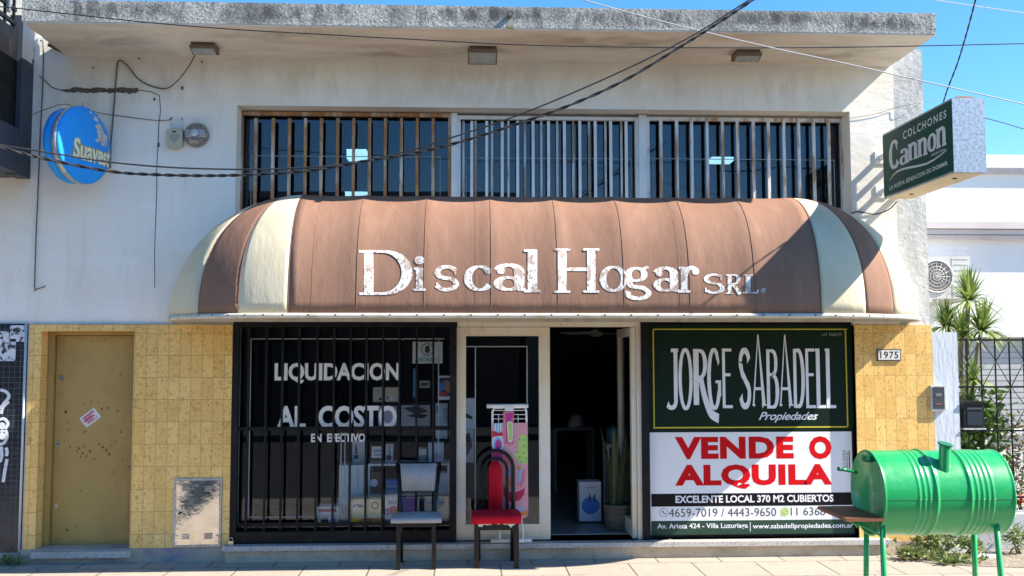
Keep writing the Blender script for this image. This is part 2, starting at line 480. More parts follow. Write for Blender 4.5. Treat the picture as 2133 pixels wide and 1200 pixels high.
# ================================================================== ground
def pave_mat():
    m, nt, b = new_mat('pavement_slabs')
    tc = nt.nodes.new('ShaderNodeTexCoord')
    mp = nt.nodes.new('ShaderNodeMapping')
    mp.inputs['Location'].default_value = (0.27, 0.30, 0)
    nt.links.new(tc.outputs['Object'], mp.inputs['Vector'])
    br = nt.nodes.new('ShaderNodeTexBrick'); br.offset = 0.5
    br.inputs['Scale'].default_value = 1.0
    br.inputs['Brick Width'].default_value = 0.585; br.inputs['Row Height'].default_value = 0.585
    br.inputs['Mortar Size'].default_value = 0.008; br.inputs['Mortar Smooth'].default_value = 0.2
    br.inputs['Color1'].default_value = (0.41, 0.35, 0.285, 1); br.inputs['Color2'].default_value = (0.36, 0.31, 0.25, 1)
    br.inputs['Mortar'].default_value = (0.11, 0.095, 0.08, 1)
    nt.links.new(mp.outputs[0], br.inputs['Vector'])
    col = br.outputs['Color']
    for c2, s, lo, hi, a in (((0.33, 0.28, 0.23), 2.2, 0.48, 0.72, 0.55), ((0.20, 0.175, 0.15), 14, 0.58, 0.72, 0.6), ((0.16, 0.14, 0.12), 3.1, 0.60, 0.72, 0.6), ((0.10, 0.09, 0.085), 27, 0.70, 0.74, 0.8), ((0.48, 0.43, 0.36), 40, 0.58, 0.7, 0.4)):
        col = mix(nt, ramp(nt, noise(nt, coords(nt), s, 6), lo, hi, a), col, c2)
    nt.links.new(col, b.inputs['Base Color']); b.inputs['Roughness'].default_value = 0.85
    h = math_node(nt, 'ADD', math_node(nt, 'MULTIPLY', br.outputs['Fac'], -1.0), math_node(nt, 'MULTIPLY', noise(nt, coords(nt), 45, 4), 0.35))
    add_bump(nt, b, h, 0.5, 0.006)
    return m
M['pave'] = pave_mat()
M['asphalt'] = surf('asphalt', (0.055, 0.055, 0.057), 0.9, layers=[((0.10, 0.10, 0.10), 60, (1, 1, 1), 0.5, 0.65, 0.7), ((0.035, 0.035, 0.035), 0.8, (1, 1, 1), 0.45, 0.7, 0.6)], bump=(120, 0.5, 0.01))
M['earth'] = surf('dry_earth', (0.30, 0.25, 0.19), 0.95, layers=[((0.18, 0.15, 0.11), 5, (1, 1, 1), 0.45, 0.65, 0.8), ((0.42, 0.37, 0.30), 22, (1, 1, 1), 0.55, 0.68, 0.7)], bump=(25, 0.8, 0.03))
g = MB(); g.quad((-400, -400, -0.16), (400, -400, -0.16), (400, 400, -0.16), (-400, 400, -0.16)); struct(g.build('ground', M['earth']))
g = MB(); g.box(-40, 40, -3.75, 0.3, -0.15, 0.0); struct(g.build('pavement', M['pave']))
g = MB(); g.box(-40, 40, -3.9, -3.752, -0.15, -0.01); struct(g.build('kerb', M['concrete']))
g = MB(); g.quad((-120, -14, -0.15), (120, -14, -0.15), (120, -3.902, -0.15), (-120, -3.902, -0.15)); struct(g.build('road', M['asphalt']))
g = MB()
pts = [(4.30, -0.03), (4.05, -0.28), (4.35, -0.55), (5.2, -0.75), (6.3, -0.7), (7.5, -0.75), (7.5, 0.25), (4.4, 0.25)]
g.prism(pts, 'z', 0.001, 0.006); struct(g.build('earth_verge', M['earth']))

# ================================================================== the shop building
shop = thing('shop_building', 'white plastered two-storey shop with ochre tiled ground floor and concrete canopy', 'shop')
WX0, WX1 = at(60, 670).x, at(1937, 670).x
PX = at(1864, 300).x                       # where the weathered pier begins
OH = 0.965
ZCB = at(1066, 61, -OH).z                 # canopy underside
ZCT = at(1066, 14, -OH).z                 # canopy top
CX0, CX1 = at(45, 42, -OH).x, at(1950, 75, -OH).x
WIN = (at(492, 330).x, at(1772, 330).x, 2.86, at(1130, 226).z)
SHOPX0, SHOPX1 = at(482, 900).x, at(1784, 900).x
SHOP = (SHOPX0, SHOPX1, 0.152, 2.375)
DOOR = (at(81, 920).x, at(276, 920).x, 0.10, at(190, 690).z)
TILE_TOP = at(1000, 677).z
PL = 0.125                                 # plinth height
b = MB(); b.wall(WX0, PX, 0.0, ZCT - 0.02, 0.0, 0.34, [WIN, SHOP, (DOOR[0] - 0.01, DOOR[1] + 0.01, 0.0, DOOR[3] + 0.01)])
b.build('wall', M['white_wall'], shop)
b = MB(); b.box(PX, WX1, 0.0, 0.34, 0.0, ZCT - 0.02); o = b.build('corner_pier', M['grey_wall'], shop); o['label'] = 'grey weathered corner pier'
b = MB(); b.box(WX0 + 0.002, WX1 - 0.002, 8.0, 8.2, 0, ZCT - 0.03); b.box(WX0, WX0 + 0.2, 0.34, 8.0, 0, ZCT - 0.03); b.box(WX1 - 0.2, WX1, 0.34, 8.0, 0, ZCT - 0.03)
b.build('side_wall', M['grey_wall'], shop)
b = MB(); b.box(WX0 + 0.01, WX1 - 0.01, 0.05, 8.15, ZCT - 0.16, ZCT - 0.024); b.build('roof', M['roofing'], shop)
# canopy: fascia with a thin soffit
b = MB(); b.box(CX0, CX1, -OH, 0.04, ZCB + 0.012, ZCT); b.bevel(0.006, 2); can = b.build('roof_canopy', M['fascia'], shop)
b = MB(); b.box(CX0 + 0.004, CX1 - 0.004, -OH + 0.006, 0.03, ZCB, ZCB + 0.02); b.build('soffit', M['soffit'], can)
b = MB(); b.tube([at(1062, 33, -OH) + Vector((0.0, 0.06, 0.0)), at(1062, 33, -OH) + Vector((0.0, -0.07, -0.004))], 0.024, 12, cap=False)
b.tube([at(1062, 33, -OH) + Vector((0.0, -0.07, -0.004)), at(1062, 33, -OH) + Vector((0.0, 0.03, 0.0))], 0.019, 12, cap=True); b.build('drain_spout', M['pipe'], can)
b = MB(); rr = rect(1056, 36, 1070, 60, -OH)
b.prism([(rr[0], rr[2]), (rr[1] + .01, rr[2]), (rr[1], (rr[2] + rr[3]) / 2), (rr[0] + .03, rr[3]), (rr[0] + .01, rr[3])], 'y', -OH - 0.002, -OH + 0.01); b.build('moss_stain', M['moss'], can)
# dirt on the slab, its underside and the wall below
SD = stain_mat('damp_brown_stain', (0.20, 0.14, 0.09), 0.40, 0.62, 3.2, (1, 1.6, 1), (0, 1), 0.26)
SK = stain_mat('black_drip_stain', (0.07, 0.07, 0.065), 0.42, 0.60, 7.0, (1.3, 1, 0.7), (0, 2), 0.6)
SW = stain_mat('brown_wall_drip', (0.50, 0.41, 0.29), 0.42, 0.66, 3.0, (1.5, 1, 0.45), (0, 2), 0.2)
for (xa_, xb_, ya_, yb_) in ((CX0, CX0 + 1.1, -OH + .02, -.02), (CX0 + 1.3, CX0 + 3.2, -OH + .02, -.45), (.3, 2.4, -OH + .02, -.35), (CX1 - 1.2, CX1 - .02, -.75, -.02), (-1.4, .2, -.5, -.02)):
    b = MB(); b.quad((xa_, ya_, ZCB - .002), (xb_, ya_, ZCB - .002), (xb_, yb_, ZCB - .002), (xa_, yb_, ZCB - .002)); b.build('stain', SD, can)
for (xa_, xb_, f0, f1) in ((CX0 + .02, CX0 + 1.4, .3, 1.0), (-2.3, -.9, .0, 1.0), (-.7, .9, .35, 1.0), (.7, 2.2, .1, 1.0), (2.1, 3.3, .4, 1.0), (3.2, CX1 - .01, .0, 1.0)):
    za_, zb_ = ZCB + .02 + (ZCT - ZCB - .02) * f0 * .6, ZCT - .004
    b = MB(); b.quad((xa_, -OH - .0015, za_), (xb_, -OH - .0015, za_), (xb_, -OH - .0015, zb_), (xa_, -OH - .0015, zb_)); b.build('stain', SK, can)
for (xa_, xb_, za_, zb_) in ((WX0 + .02, -3.2, 3.6, ZCB), (-3.6, -2.3, 4.25, ZCB), (-2.2, -.6, 4.34, ZCB), (-.8, 1.2, 4.3, ZCB), (1.0, 2.6, 4.36, ZCB), (2.5, 3.9, 4.28, ZCB)):
    b = MB(); b.quad((xa_, -.0012, za_), (xb_, -.0012, za_), (xb_, -.0012, zb_), (xa_, -.0012, zb_)); b.build('stain', SW, shop)
# ochre tiles
b = MB(); b.wall(WX0 + 0.02, SHOPX0, PL, TILE_TOP, -0.016, 0.14, [(DOOR[0], DOOR[1], PL - 0.1, DOOR[3])])
b.build('tile_cladding', M['yellow_tile'], shop)
b = MB(); b.wall(SHOPX1, WX1 + 0.006, PL, TILE_TOP, -0.016, 0.14); b.build('tile_cladding', M['yellow_tile'], shop)
b = MB(); b.box(WX0 + 0.02, SHOPX0 - 0.02, -0.02, 0.0, TILE_TOP + 0.001, TILE_TOP + 0.012); b.build('tile_edging', M['concrete'], shop)
# plinth
b = MB(); b.wall(WX0, SHOPX0 - 0.02, -0.1, PL - 0.002, -0.026, 0.2, []); bmesh.ops.subdivide_edges(b.bm, edges=b.bm.edges[:], cuts=5, use_grid_fill=True); b.build('plinth', M['concrete'], shop)
b = MB(); b.box(SHOPX0 - 0.018, SHOPX1 + 0.25, -0.085, 0.3, -0.1, 0.106); b.bevel(0.006); b.build('plinth', M['plaster_plinth'], shop)
b = MB(); b.box(SHOPX1 + 0.252, WX1 + 0.01, -0.03, 0.3, -0.1, PL - 0.003); b.build('plinth', M['plaster_plinth'], shop)
# granite sills
b = MB()
xs = [SHOPX0 - 0.04, -0.72, 0.35, 1.95, SHOPX1 + 0.27]
for i in range(4): b.box(xs[i] + 0.002, xs[i + 1] - 0.002, -0.125, 0.3, 0.108, 0.152)
b.bevel(0.005); b.build('door_sill', M['granite'], shop)
b = MB(); sx0, sx1, sz0, sz1 = rect(63, 1150, 270, 1163, -0.09); b.box(sx0, sx1, -0.09, 0.24, sz0, sz1 + 0.002); b.bevel(0.006); b.build('door_sill', M['granite'], shop)
STEP_Z = sz1 + 0.002
# ochre side door
b = MB()
fw = 0.055; d0 = 0.145
b.box(DOOR[0] + 0.001, DOOR[0] + fw, d0, 0.25, STEP_Z, DOOR[3] - 0.001); b.box(DOOR[1] - 0.02, DOOR[1] - 0.001, d0, 0.25, STEP_Z, DOOR[3] - 0.001)
b.box(DOOR[0] + fw, DOOR[1] - 0.02, d0, 0.25, DOOR[3] - 0.035, DOOR[3] - 0.001)
b.bevel(0.004)
sd = b.build('side_door', M['ochre_door'], shop)
b = MB(); b.box(DOOR[0] + fw + 0.006, DOOR[1] - 0.025, 0.19, 0.23, STEP_Z + 0.008, DOOR[3] - 0.04); b.bevel(0.004); b.build('door_panel', M['ochre_door'], sd)
for (lx, ly, s) in ((129, 788, 0.024), (121, 925, 0.024), (118, 1053, 0.017)):
    p = at(lx, ly, 0.186); b = MB(); b.box(p.x - s * .7, p.x + s * .7, 0.178, 0.192, p.z - s, p.z + s); b.bevel(0.002)
    lk = b.build('lock', M['steel'], sd)
    b = MB(); b.tube([(p.x, 0.1785, p.z), (p.x, 0.174, p.z)], s * 0.3, 10); b.build('keyhole', M['black_iron'], sd)
M['rust_spot'] = surf('rust_spot', (0.14, 0.065, 0.02), 0.9)
b = MB(); random.seed(14)
for (px, py, r_) in ((137, 858, 4), (190, 838, 2), (165, 934, 3), (172, 944, 3), (180, 950, 2.5), (188, 940, 3), (176, 930, 2), (196, 956, 2), (168, 952, 2), (206, 925, 2.5), (214, 932, 3), (222, 938, 2.5), (228, 946, 3), (232, 928, 2), (240, 920, 2), (212, 852, 2.5), (226, 850, 2.5), (245, 856, 2), (206, 838, 2), (141, 880, 2), (143, 896, 2), (140, 1104, 3), (158, 1096, 2), (236, 770, 1.5), (252, 900, 2), (176, 842, 1.6), (146, 930, 2)):
    p = at(px, py, 0.189); q = r_ * .0047
    b.bm.faces.new([b.bm.verts.new((p.x + q * random.uniform(.5, 1.1) * math.cos(a_), 0.1885, p.z + q * random.uniform(.5, 1.3) * math.sin(a_))) for a_ in [2 * math.pi * k / 8 for k in range(8)]])
o = b.build('rust_spots', M['rust_spot'], sd)
# ------------------------------------------------------------------ room behind the glass
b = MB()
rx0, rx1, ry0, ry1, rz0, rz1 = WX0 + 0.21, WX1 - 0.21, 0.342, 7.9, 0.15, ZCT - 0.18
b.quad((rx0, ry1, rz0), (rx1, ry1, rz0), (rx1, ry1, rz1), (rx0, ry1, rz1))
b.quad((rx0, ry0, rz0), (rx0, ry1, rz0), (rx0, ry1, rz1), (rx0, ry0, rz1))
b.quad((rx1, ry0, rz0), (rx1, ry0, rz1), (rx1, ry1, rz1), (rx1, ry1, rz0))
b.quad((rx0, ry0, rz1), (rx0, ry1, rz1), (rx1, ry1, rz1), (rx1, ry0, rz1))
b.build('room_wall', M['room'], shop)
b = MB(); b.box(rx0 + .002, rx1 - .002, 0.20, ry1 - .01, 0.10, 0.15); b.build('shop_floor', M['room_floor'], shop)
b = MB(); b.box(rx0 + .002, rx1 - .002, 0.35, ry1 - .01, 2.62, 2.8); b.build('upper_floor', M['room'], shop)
# ------------------------------------------------------------------ upper windows
def bar_set(name, xs, y0, y1, Ya, Yb, w, mats, parent):
    """one upright bar per pixel column; each a mesh of its own"""
    for i, px in enumerate(xs):
        X = at(px, (y0 + y1) / 2 if y1 < 1200 else y0, Ya).x
        zt = at(px, y0, Ya).z; zb = y1 if y1 < 100 else at(px, y1, Ya).z
        bb = MB(); bb.box(X - w / 2, X + w / 2, Ya, Yb, zb, zt); bb.bevel(0.002, 1)
        bb.build(name, mats[i % len(mats)] if isinstance(mats, list) else mats, parent)
def xa(px, py=330, Y=0.19): return at(px, py, Y).x
ZT = WIN[3]
for kind, (pa, pb, lab) in enumerate(((497, 940, 'upper window behind rusty bars'), (953, 1330, 'upper window behind white bars'), (1347, 1760, 'upper window behind pale bars'))):
    A, B = xa(pa), xa(pb)
    fm = (M['rusty_bar'], M['white_bar'], M['pale_bar'])[kind]
    b = MB(); top = ZT - (0.012, 0.03, 0.025)[kind]
    b.box(A, A + 0.03, 0.185, 0.23, WIN[2], top); b.box(B - 0.03, B, 0.185, 0.23, WIN[2], top); b.box(A + 0.03, B - 0.03, 0.185, 0.23, top - 0.035, top)
    b.bevel(0.002, 1)
    w = b.build('window', fm, shop); w['label'] = lab
    zb = WIN[2]
    topy = (246, 252, 250)[kind]
    if kind == 0: bar_set('bar', [535, 571, 605, 638, 671, 705, 738, 771, 804, 837, 870, 903], topy, zb, 0.175, 0.20, 0.029, M['rusty_bar'], w)
    if kind == 1:
        bar_set('bar', [983, 1014, 1046, 1078, 1110, 1142, 1175, 1207, 1239, 1271, 1303], topy, zb, 0.175, 0.195, 0.028, M['white_bar'], w)
        bar_set('bar', [966, 991, 1025, 1059, 1093, 1127, 1160, 1193, 1226, 1260, 1293, 1322], topy, zb, 0.231, 0.249, 0.021, M['pale_bar'], w)
    if kind == 2: bar_set('bar', [1375, 1408, 1439, 1471, 1503, 1534, 1567, 1598, 1630, 1661, 1692, 1723], topy, zb, 0.175, 0.20, 0.028, M['pale_bar'], w)
    b = MB(); b.box(A + 0.0, B - 0.0, 0.280, 0.286, WIN[2], ZT - 0.002); b.build('pane', M['dark_glass'], w)
    b = MB()
    t0, t1, ty = ((523, 918, 326), (970, 1316, 330), (1360, 1738, 332))[kind]
    TX0, TX1, TZ = xa(t0, 330, .275), xa(t1, 330, .275), at((t0 + t1) / 2, ty, .275).z
    b.box(TX0, TX1, 0.276, 0.279, TZ - 0.004, TZ + 0.004); b.box(TX0, TX0 + 0.008, 0.276, 0.279, WIN[2], TZ - 0.0041); b.box(TX1 - 0.008, TX1, 0.276, 0.279, WIN[2], TZ - 0.0041)
    b.build('alarm_tape', M['tape'], w)
for pa, pb in ((940, 953), (1330, 1347)):
    b = MB(); b.box(xa(pa) + 0.001, xa(pb) - 0.001, 0.16, 0.29, WIN[2], ZT - 0.012); b.bevel(0.003); b.build('mullion', M['white_bar'], shop)
b = MB(); b.box(xa(1760) + 0.001, WIN[1] - .001, 0.19, 0.29, WIN[2], ZT - 0.001); b.build('mullion', M['white_paint'], shop)
# ------------------------------------------------------------------ shop window behind the black grille
ZG0, ZG1 = 0.158, at(700, 668, -0.03).z
def black_frame(pl, pr, name, lab, ybot=1128, Ya=-0.02, Yb=0.035):
    bb = MB()
    A, B = at(pl, 900, Ya).x, at(pr, 900, Ya).x
    bb.box(A, A + 0.055, Ya, Yb, 0.153, ZG1 + 0.02); bb.box(B - 0.06, B, Ya, Yb, 0.153, ZG1 + 0.02)
    bb.box(A + 0.055, B - 0.06, Ya, Yb, ZG1 - 0.06, ZG1 + 0.02); bb.box(A + 0.055, B - 0.06, Ya, Yb, 0.16, at(700, 1107, Ya).z)
    bb.bevel(0.003, 1)
    o = bb.build(name, M['black_iron'], shop); o['label'] = lab
    return o, A, B
sw, A, B = black_frame(482, 950, 'shop_window', 'shop window behind black bars')
bar_set('bar', [515, 552, 586, 621, 659, 694, 729, 762, 797, 831, 867, 902], 684, 1106, -0.012, 0.016, 0.019, M['black_iron'], sw)
for y in (893, 1093):
    zz = at(700, y, -.005).z
    b = MB(); b.box(A + 0.055, B - 0.06, 0.0205, 0.035, zz - 0.018, zz + 0.018); b.build('rail', M['black_iron'], sw)
b = MB(); b.box(A + 0.02, B - 0.01, 0.10, 0.106, 0.155, 2.365); b.build('pane', M['shop_glass'], sw)
b = MB(); YT = 0.095
for (x0, y0, x1, y1) in ((519, 706, 521, 1076), (519, 705, 925, 707), (912, 708, 914, 1076), (519, 1075, 914, 1077), (709, 900, 711, 1074), (717, 900, 719, 1074)):
    b.pbox(x0, y0, x1, y1, YT, YT + 0.003)
b.build('alarm_tape', M['tape'], sw)
YL = 0.0965
for w_, q_ in (('LIQUIDACION', (572, 756, 832, 799)), ('AL  COSTO', (577, 845, 827, 892)), ('EN  EFECTIVO', (648, 903, 761, 921))):
    b = MB(); put_text(b, w_, box_fn(*q_, YL), bold=0.035); b.build('lettering', M['letter_white'], sw)
# ------------------------------------------------------------------ transom grille over the whole front
b = MB(); zt0, zt1 = 2.31, 2.375
b.box(SHOPX0 + .001, SHOPX1 - .001, 0.0, 0.03, 2.36, 2.375)
tg = b.build('transom_grille', M['black_iron'], shop)
for i in range(39):
    px = 502 + i * 33.2
    X = at(px, 662, 0.0).x
    b = MB(); b.box(X - 0.011, X + 0.011, -0.004, 0.026, ZG1 + 0.021, 2.359); b.build('bar', M['pale_bar'], tg)
b = MB(); b.box(SHOPX0, SHOPX1, 0.10, 0.12, ZG1 + 0.02, 2.375); b.build('backing', M['black_iron'], tg)
# ------------------------------------------------------------------ shop doors
YD = 0.03
b = MB(); zr = at(1150, 676, YD)
b.box(at(953, 676, YD).x, at(1337, 676, YD).x, 0.012, 0.09, at(1150, 681, YD).z, at(1150, 671, YD).z); b.bevel(0.003); b.build('door_head', M['cream_paint'], shop)
def leaf(x0, x1, z0, z1, stile, top, bot, y0, y1):
    bb = MB()
    bb.box(x0, x0 + stile, y0, y1, z0, z1); bb.box(x1 - stile * 1.2, x1, y0, y1, z0, z1)
    bb.box(x0 + stile, x1 - stile * 1.2, y0, y1, z1 - top, z1); bb.box(x0 + stile, x1 - stile * 1.2, y0, y1, z0, z0 + bot)
    return bb
X0, X1, _, _ = rect(951, 682, 1146, 1124, YD)
Z1d = at(1050, 682, YD).z
bb = leaf(X0, X1, 0.16, Z1d, 0.088, 0.083, 0.145, YD, YD + 0.045); bb.bevel(0.004)
dr = bb.build('shop_door', M['cream_paint'], shop); dr['label'] = 'closed glazed door leaf'
b = MB(); b.box(X0 + 0.08, X1 - 0.09, YD + 0.02, YD + 0.026, 0.29, Z1d - 0.07); b.build('pane', M['shop_glass'], dr)
b = MB()
for r_ in ((970, 721, 1099, 723), (989, 724, 991, 1090), (1097, 724, 1099, 850)): b.pbox(*r_, YD + 0.016, YD + 0.019)
b.build('alarm_tape', M['tape'], dr)
# open leaf turned inward on the right jamb
w = X1 - X0
bb = leaf(0, w, 0.16, Z1d, 0.088, 0.083, 0.145, 0, 0.045); bb.bevel(0.004)
JX = at(1334, 900, YD).x
ang = math.radians(90.0)
mt = Matrix.Translation((JX - 0.035, 0.05, 0)) @ Matrix.Rotation(ang, 4, 'Z')
bb.xform(mt)
od = bb.build('shop_door', M['cream_paint'], shop); od['label'] = 'open glazed door leaf'
b = MB(); b.box(0.08, w - 0.09, 0.02, 0.026, 0.29, Z1d - 0.07); b.xform(mt); b.build('pane', M['shop_glass'], od)
b = MB(); b.box(JX - 0.032, JX + 0.02, 0.012, 0.09, 0.155, at(1150, 681, YD).z); b.bevel(0.003); b.build('door_jamb', M['cream_paint'], shop)
# dark posts beside the doors
b = MB(); b.box(at(1337, 900, -.01).x, at(1353, 900, -.01).x, -0.018, 0.06, 0.153, ZG1 + 0.02); b.bevel(0.003); b.build('door_post', M['black_iron'], shop)
# right-hand shop window: black frame, the banner hangs in front of its bars
sw2, A2, B2 = black_frame(1354, 1784, 'shop_window', 'shop window hidden behind the banner', Ya=0.062, Yb=0.11)
b = MB(); b.box(A2, B2, 0.13, 0.136, 0.155, 2.365); b.build('pane', M['shop_glass'], sw2)
# ------------------------------------------------------------------ cracks in the plaster
random.seed(3)
b = MB()
up, lo_ = [], []
for i in range(33):
    px = 128 + i * 5
    p = at(px, 188 + math.sin(i * .7) * 1.2, 0)
    h = (0.012 + random.random() * 0.014) * min(1, (i + 1) / 4)
    up.append((p.x, p.z + h)); lo_.append((p.x, p.z - h * random.uniform(.8, 1.4)))
b.prism(up + lo_[::-1], 'y', -0.006, 0.01)
b.build('plaster_crack', M['crack'], shop)
b = MB()
line = [(82, 158), (96, 170), (108, 182), (130, 189)]
b.tube([at(x, y, -0.001) for x, y in line], 0.009, 5, ry=0.004)
line2 = [(288, 188), (312, 191), (333, 199), (334, 230), (331, 262), (330, 303), (327, 350), (326, 400), (324, 450), (323, 520), (322, 600)]
b.tube([at(x + random.uniform(-1, 1), y, -0.001) for x, y in line2], [0.006, .006, .006, .006, .006, .007, .005, .004, .003, .003, .002], 5, ry=0.0035)
b.tube([at(330, y, -.003) for y in (298, 302, 306)], 0.010, 6)
b.tube([at(100, 92, -0.06), at(112, 97, -0.03), at(124, 103, -0.01), at(134, 108, 0.0)], [.02, .035, .04, .01], 6, ry=0.02)
b.build('plaster_crack', M['crack'], shop)
b = MB()
for (x, y, r_) in ((380, 184, 2.5), (322, 207, 2), (290, 122, 1.5), (421, 129, 1.5), (195, 141, 1.2), (357, 248, 2), (380, 249, 1.5)):
    p = at(x, y, 0); b.box(p.x - r_ * .0035, p.x + r_ * .0035, -0.012, 0.005, p.z - r_ * .006, p.z + r_ * .006)
b.build('wall_hook', M['crack'], shop)
def spline(pts, n=10):
    out = []
    for i in range(len(pts) - 1):
        p0, p1, p2, p3 = pts[max(i - 1, 0)], pts[i], pts[i + 1], pts[min(i + 2, len(pts) - 1)]
        for k in range(n):
            t = k / n
            out.append(tuple(0.5 * (2 * p1[d] + (p2[d] - p0[d]) * t + (2 * p0[d] - 5 * p1[d] + 4 * p2[d] - p3[d]) * t * t + (3 * p1[d] - p0[d] - 3 * p2[d] + p3[d]) * t ** 3) for d in range(len(p1))))
    out.append(tuple(pts[-1]))
    return out
# ================================================================== awning
M['brown_cloth'] = surf('brown_awning_cloth', (0.275, 0.152, 0.102), 0.8, layers=[
    ((0.215, 0.112, 0.075), 1.4, (1, 1, 0.8), 0.42, 0.7, 0.7), ((0.35, 0.21, 0.145), 3.2, (2.5, 1, 0.4), 0.53, 0.75, 0.55), ((0.13, 0.075, 0.055), 24, (1, 1, .3), 0.66, 0.76, 0.5), ((0.36, 0.27, 0.20), 55, (1, 1, .6), 0.72, 0.76, 0.5)], bump=(2.6, 0.35, 0.03, (2.2, 1, 0.8)), spec=0.25)
M['cream_cloth'] = surf('cream_awning_cloth', (0.68, 0.595, 0.42), 0.75, layers=[
    ((0.50, 0.42, 0.28), 1.6, (1, 1, 0.6), 0.45, 0.7, 0.6), ((0.50, 0.46, 0.38), 12, (3, 1, 0.5), 0.6, 0.75, 0.5)], bump=(2.6, 0.35, 0.03, (2.2, 1, 0.8)), spec=0.25)
M['seam'] = surf('awning_seam', (0.20, 0.107, 0.07), 0.8)
M['rail'] = surf('awning_rail_paint', (0.62, 0.57, 0.48), 0.6, layers=[((0.38, 0.30, 0.2), 8, (1, 1, 1), 0.5, 0.7, 0.7), ((0.2, 0.1, 0.05), 25, (1, 1, 1), 0.66, 0.74, 0.7)])
M['awning_paint'] = surf('flaking_white_lettering', (0.80, 0.78, 0.74), 0.8, layers=[((0.42, 0.30, 0.23), 15, (1, 1, 0.55), 0.52, 0.575, 0.9), ((0.30, 0.18, 0.125), 42, (1, 1, 0.8), 0.545, 0.59, 0.95), ((0.66, 0.60, 0.54), 9, (1, 1, 1), 0.45, 0.7, 0.6)])
AX0, AX1, AD, AA, AZ, AH = -1.489, 3.057, 1.07, 1.26, 2.247, 1.154
aw = thing('awning', 'brown and cream domed cloth awning with worn white lettering over the shopfront', 'awning', ((AX0 + AX1) / 2, 0, AZ))
def prof(t, n):
    c, s = max(math.cos(t), 0.0), max(math.sin(t), 0.0)
    return c ** (2 / n), s ** (2 / n)
def dome(side, phi, t, out=0.0):
    """end of the awning; phi 0 faces the street, 90 the flank"""
    n = 2.5 - 0.5 * math.sin(phi) ** 1.2
    r, h = prof(t, n)
    x = (AA + out) * r * math.sin(phi); y = -(AD + out) * r * math.cos(phi)
    X = AX1 + x if side > 0 else AX0 - x
    return Vector((X, y, AZ + AH * h * (1 + out * .6)))
RIBX = [AX0 + (AX1 - AX0) * i / 8 for i in range(9)]
def sag(x):
    f = (x - AX0) / (AX1 - AX0) * 8; f -= math.floor(f)
    return 0.028 * math.sin(math.pi * f) ** 0.7 if 0 < f < 1 else 0.0
def front(x, t, out=0.0):
    r, h = prof(t, 2.5)
    s = sag(x) * math.sin(min(t, 1.4) / 1.4 * math.pi) ** 0.6 + sag(x) * 0.35 * min(1.0, t / 0.3)
    return Vector((x, -(AD + out - s * 0.7) * r, AZ + AH * h - s * 0.75 * h + out * h))
NT = 30
TS = [math.pi / 2 * (i / NT) for i in range(NT + 1)]
def sheet(name, fn, us, mat, parent):
    bb = MB()
    grid = [[bb.bm.verts.new(fn(u, t)) for t in TS] for u in us]
    for i in range(len(us) - 1):
        for j in range(NT):
            try:
                f = bb.bm.faces.new((grid[i][j], grid[i + 1][j], grid[i + 1][j + 1], grid[i][j + 1])); f.smooth = True
            except ValueError: pass
    bmesh.ops.remove_doubles(bb.bm, verts=bb.bm.verts[:], dist=1e-5)
    o = bb.build(name, mat, parent)
    so = o.modifiers.new('cloth_thickness', 'SOLIDIFY'); so.thickness = 0.003; so.offset = -1
    return o
us = []
for i in range(8):
    us += [RIBX[i] + (RIBX[i + 1] - RIBX[i]) * k / 8 for k in range(8)]
us.append(AX1)
cv = sheet('canopy_cloth', front, us, M['brown_cloth'], aw)
GORES = {-1: (0, 20, 40, 90), 1: (0, 19.5, 35, 90)}
for side in (-1, 1):
    ph = [math.radians(a) for a in GORES[side]]
    for k in range(3):
        fs = [ph[k] + (ph[k + 1] - ph[k]) * i / 10 for i in range(11)]
        o = sheet('stripe', lambda u, t, s=side: dome(s, u, t), fs, M['cream_cloth'] if k != 1 else M['brown_cloth'], aw)
        o['label'] = 'cream end stripe' if k != 1 else 'brown end stripe'
    for k in (0, 1, 2):
        bb = MB(); bb.tube([dome(side, ph[k], t, 0.0) for t in TS], 0.0032, 6); bb.build('seam', M['seam'], aw)
for x in RIBX[1:-1]:
    bb = MB(); bb.tube([front(x, t, 0.0) for t in TS], 0.0032, 6); bb.build('seam', M['seam'], aw)
for x in (AX0 + 0.19, AX0 + 1.57, AX0 + 3.32):       # sewn joins between ribs
    bb = MB(); bb.tube([front(x, t, 0.0) for t in TS[:-2]], 0.0022, 5); bb.build('seam', M['seam'], aw)
# rail along the lower edge
path = [dome(-1, math.radians(90 - 90 * i / 24), 0.0) for i in range(25)] + [Vector((AX0 + (AX1 - AX0) * i / 20, -AD, AZ)) for i in range(1, 20)] + [dome(1, math.radians(90 * i / 24), 0.0) for i in range(25)]
bb = MB(); bb.tube([p + Vector((0, 0, -0.012)) for p in path], 0.018, 6, ry=0.024); rl = bb.build('frame_rail', M['rail'], aw)
bb = MB()
tot = 0
prev = path[0]
for p in path[1:]:
    d = (p - prev).length; n = max(1, int(d / 0.145 + .5))
    for k in range(n):
        q = prev.lerp(p, (k + .5) / n)
        tot += d / n
        if tot >= 0.15:
            tot = 0
            bb.tube([q + Vector((0, 0.0, -0.006)), q + Vector((0, -0.022, -0.006))], 0.007, 6)
    prev = p
bb.build('screw', M['black_iron'], rl)
bb = MB(); bb.box(AX0 - AA, AX1 + AA, -0.03, 0.0, AZ - 0.03, AZ + 0.015); bb.build('wall_rail', M['rail'], aw)
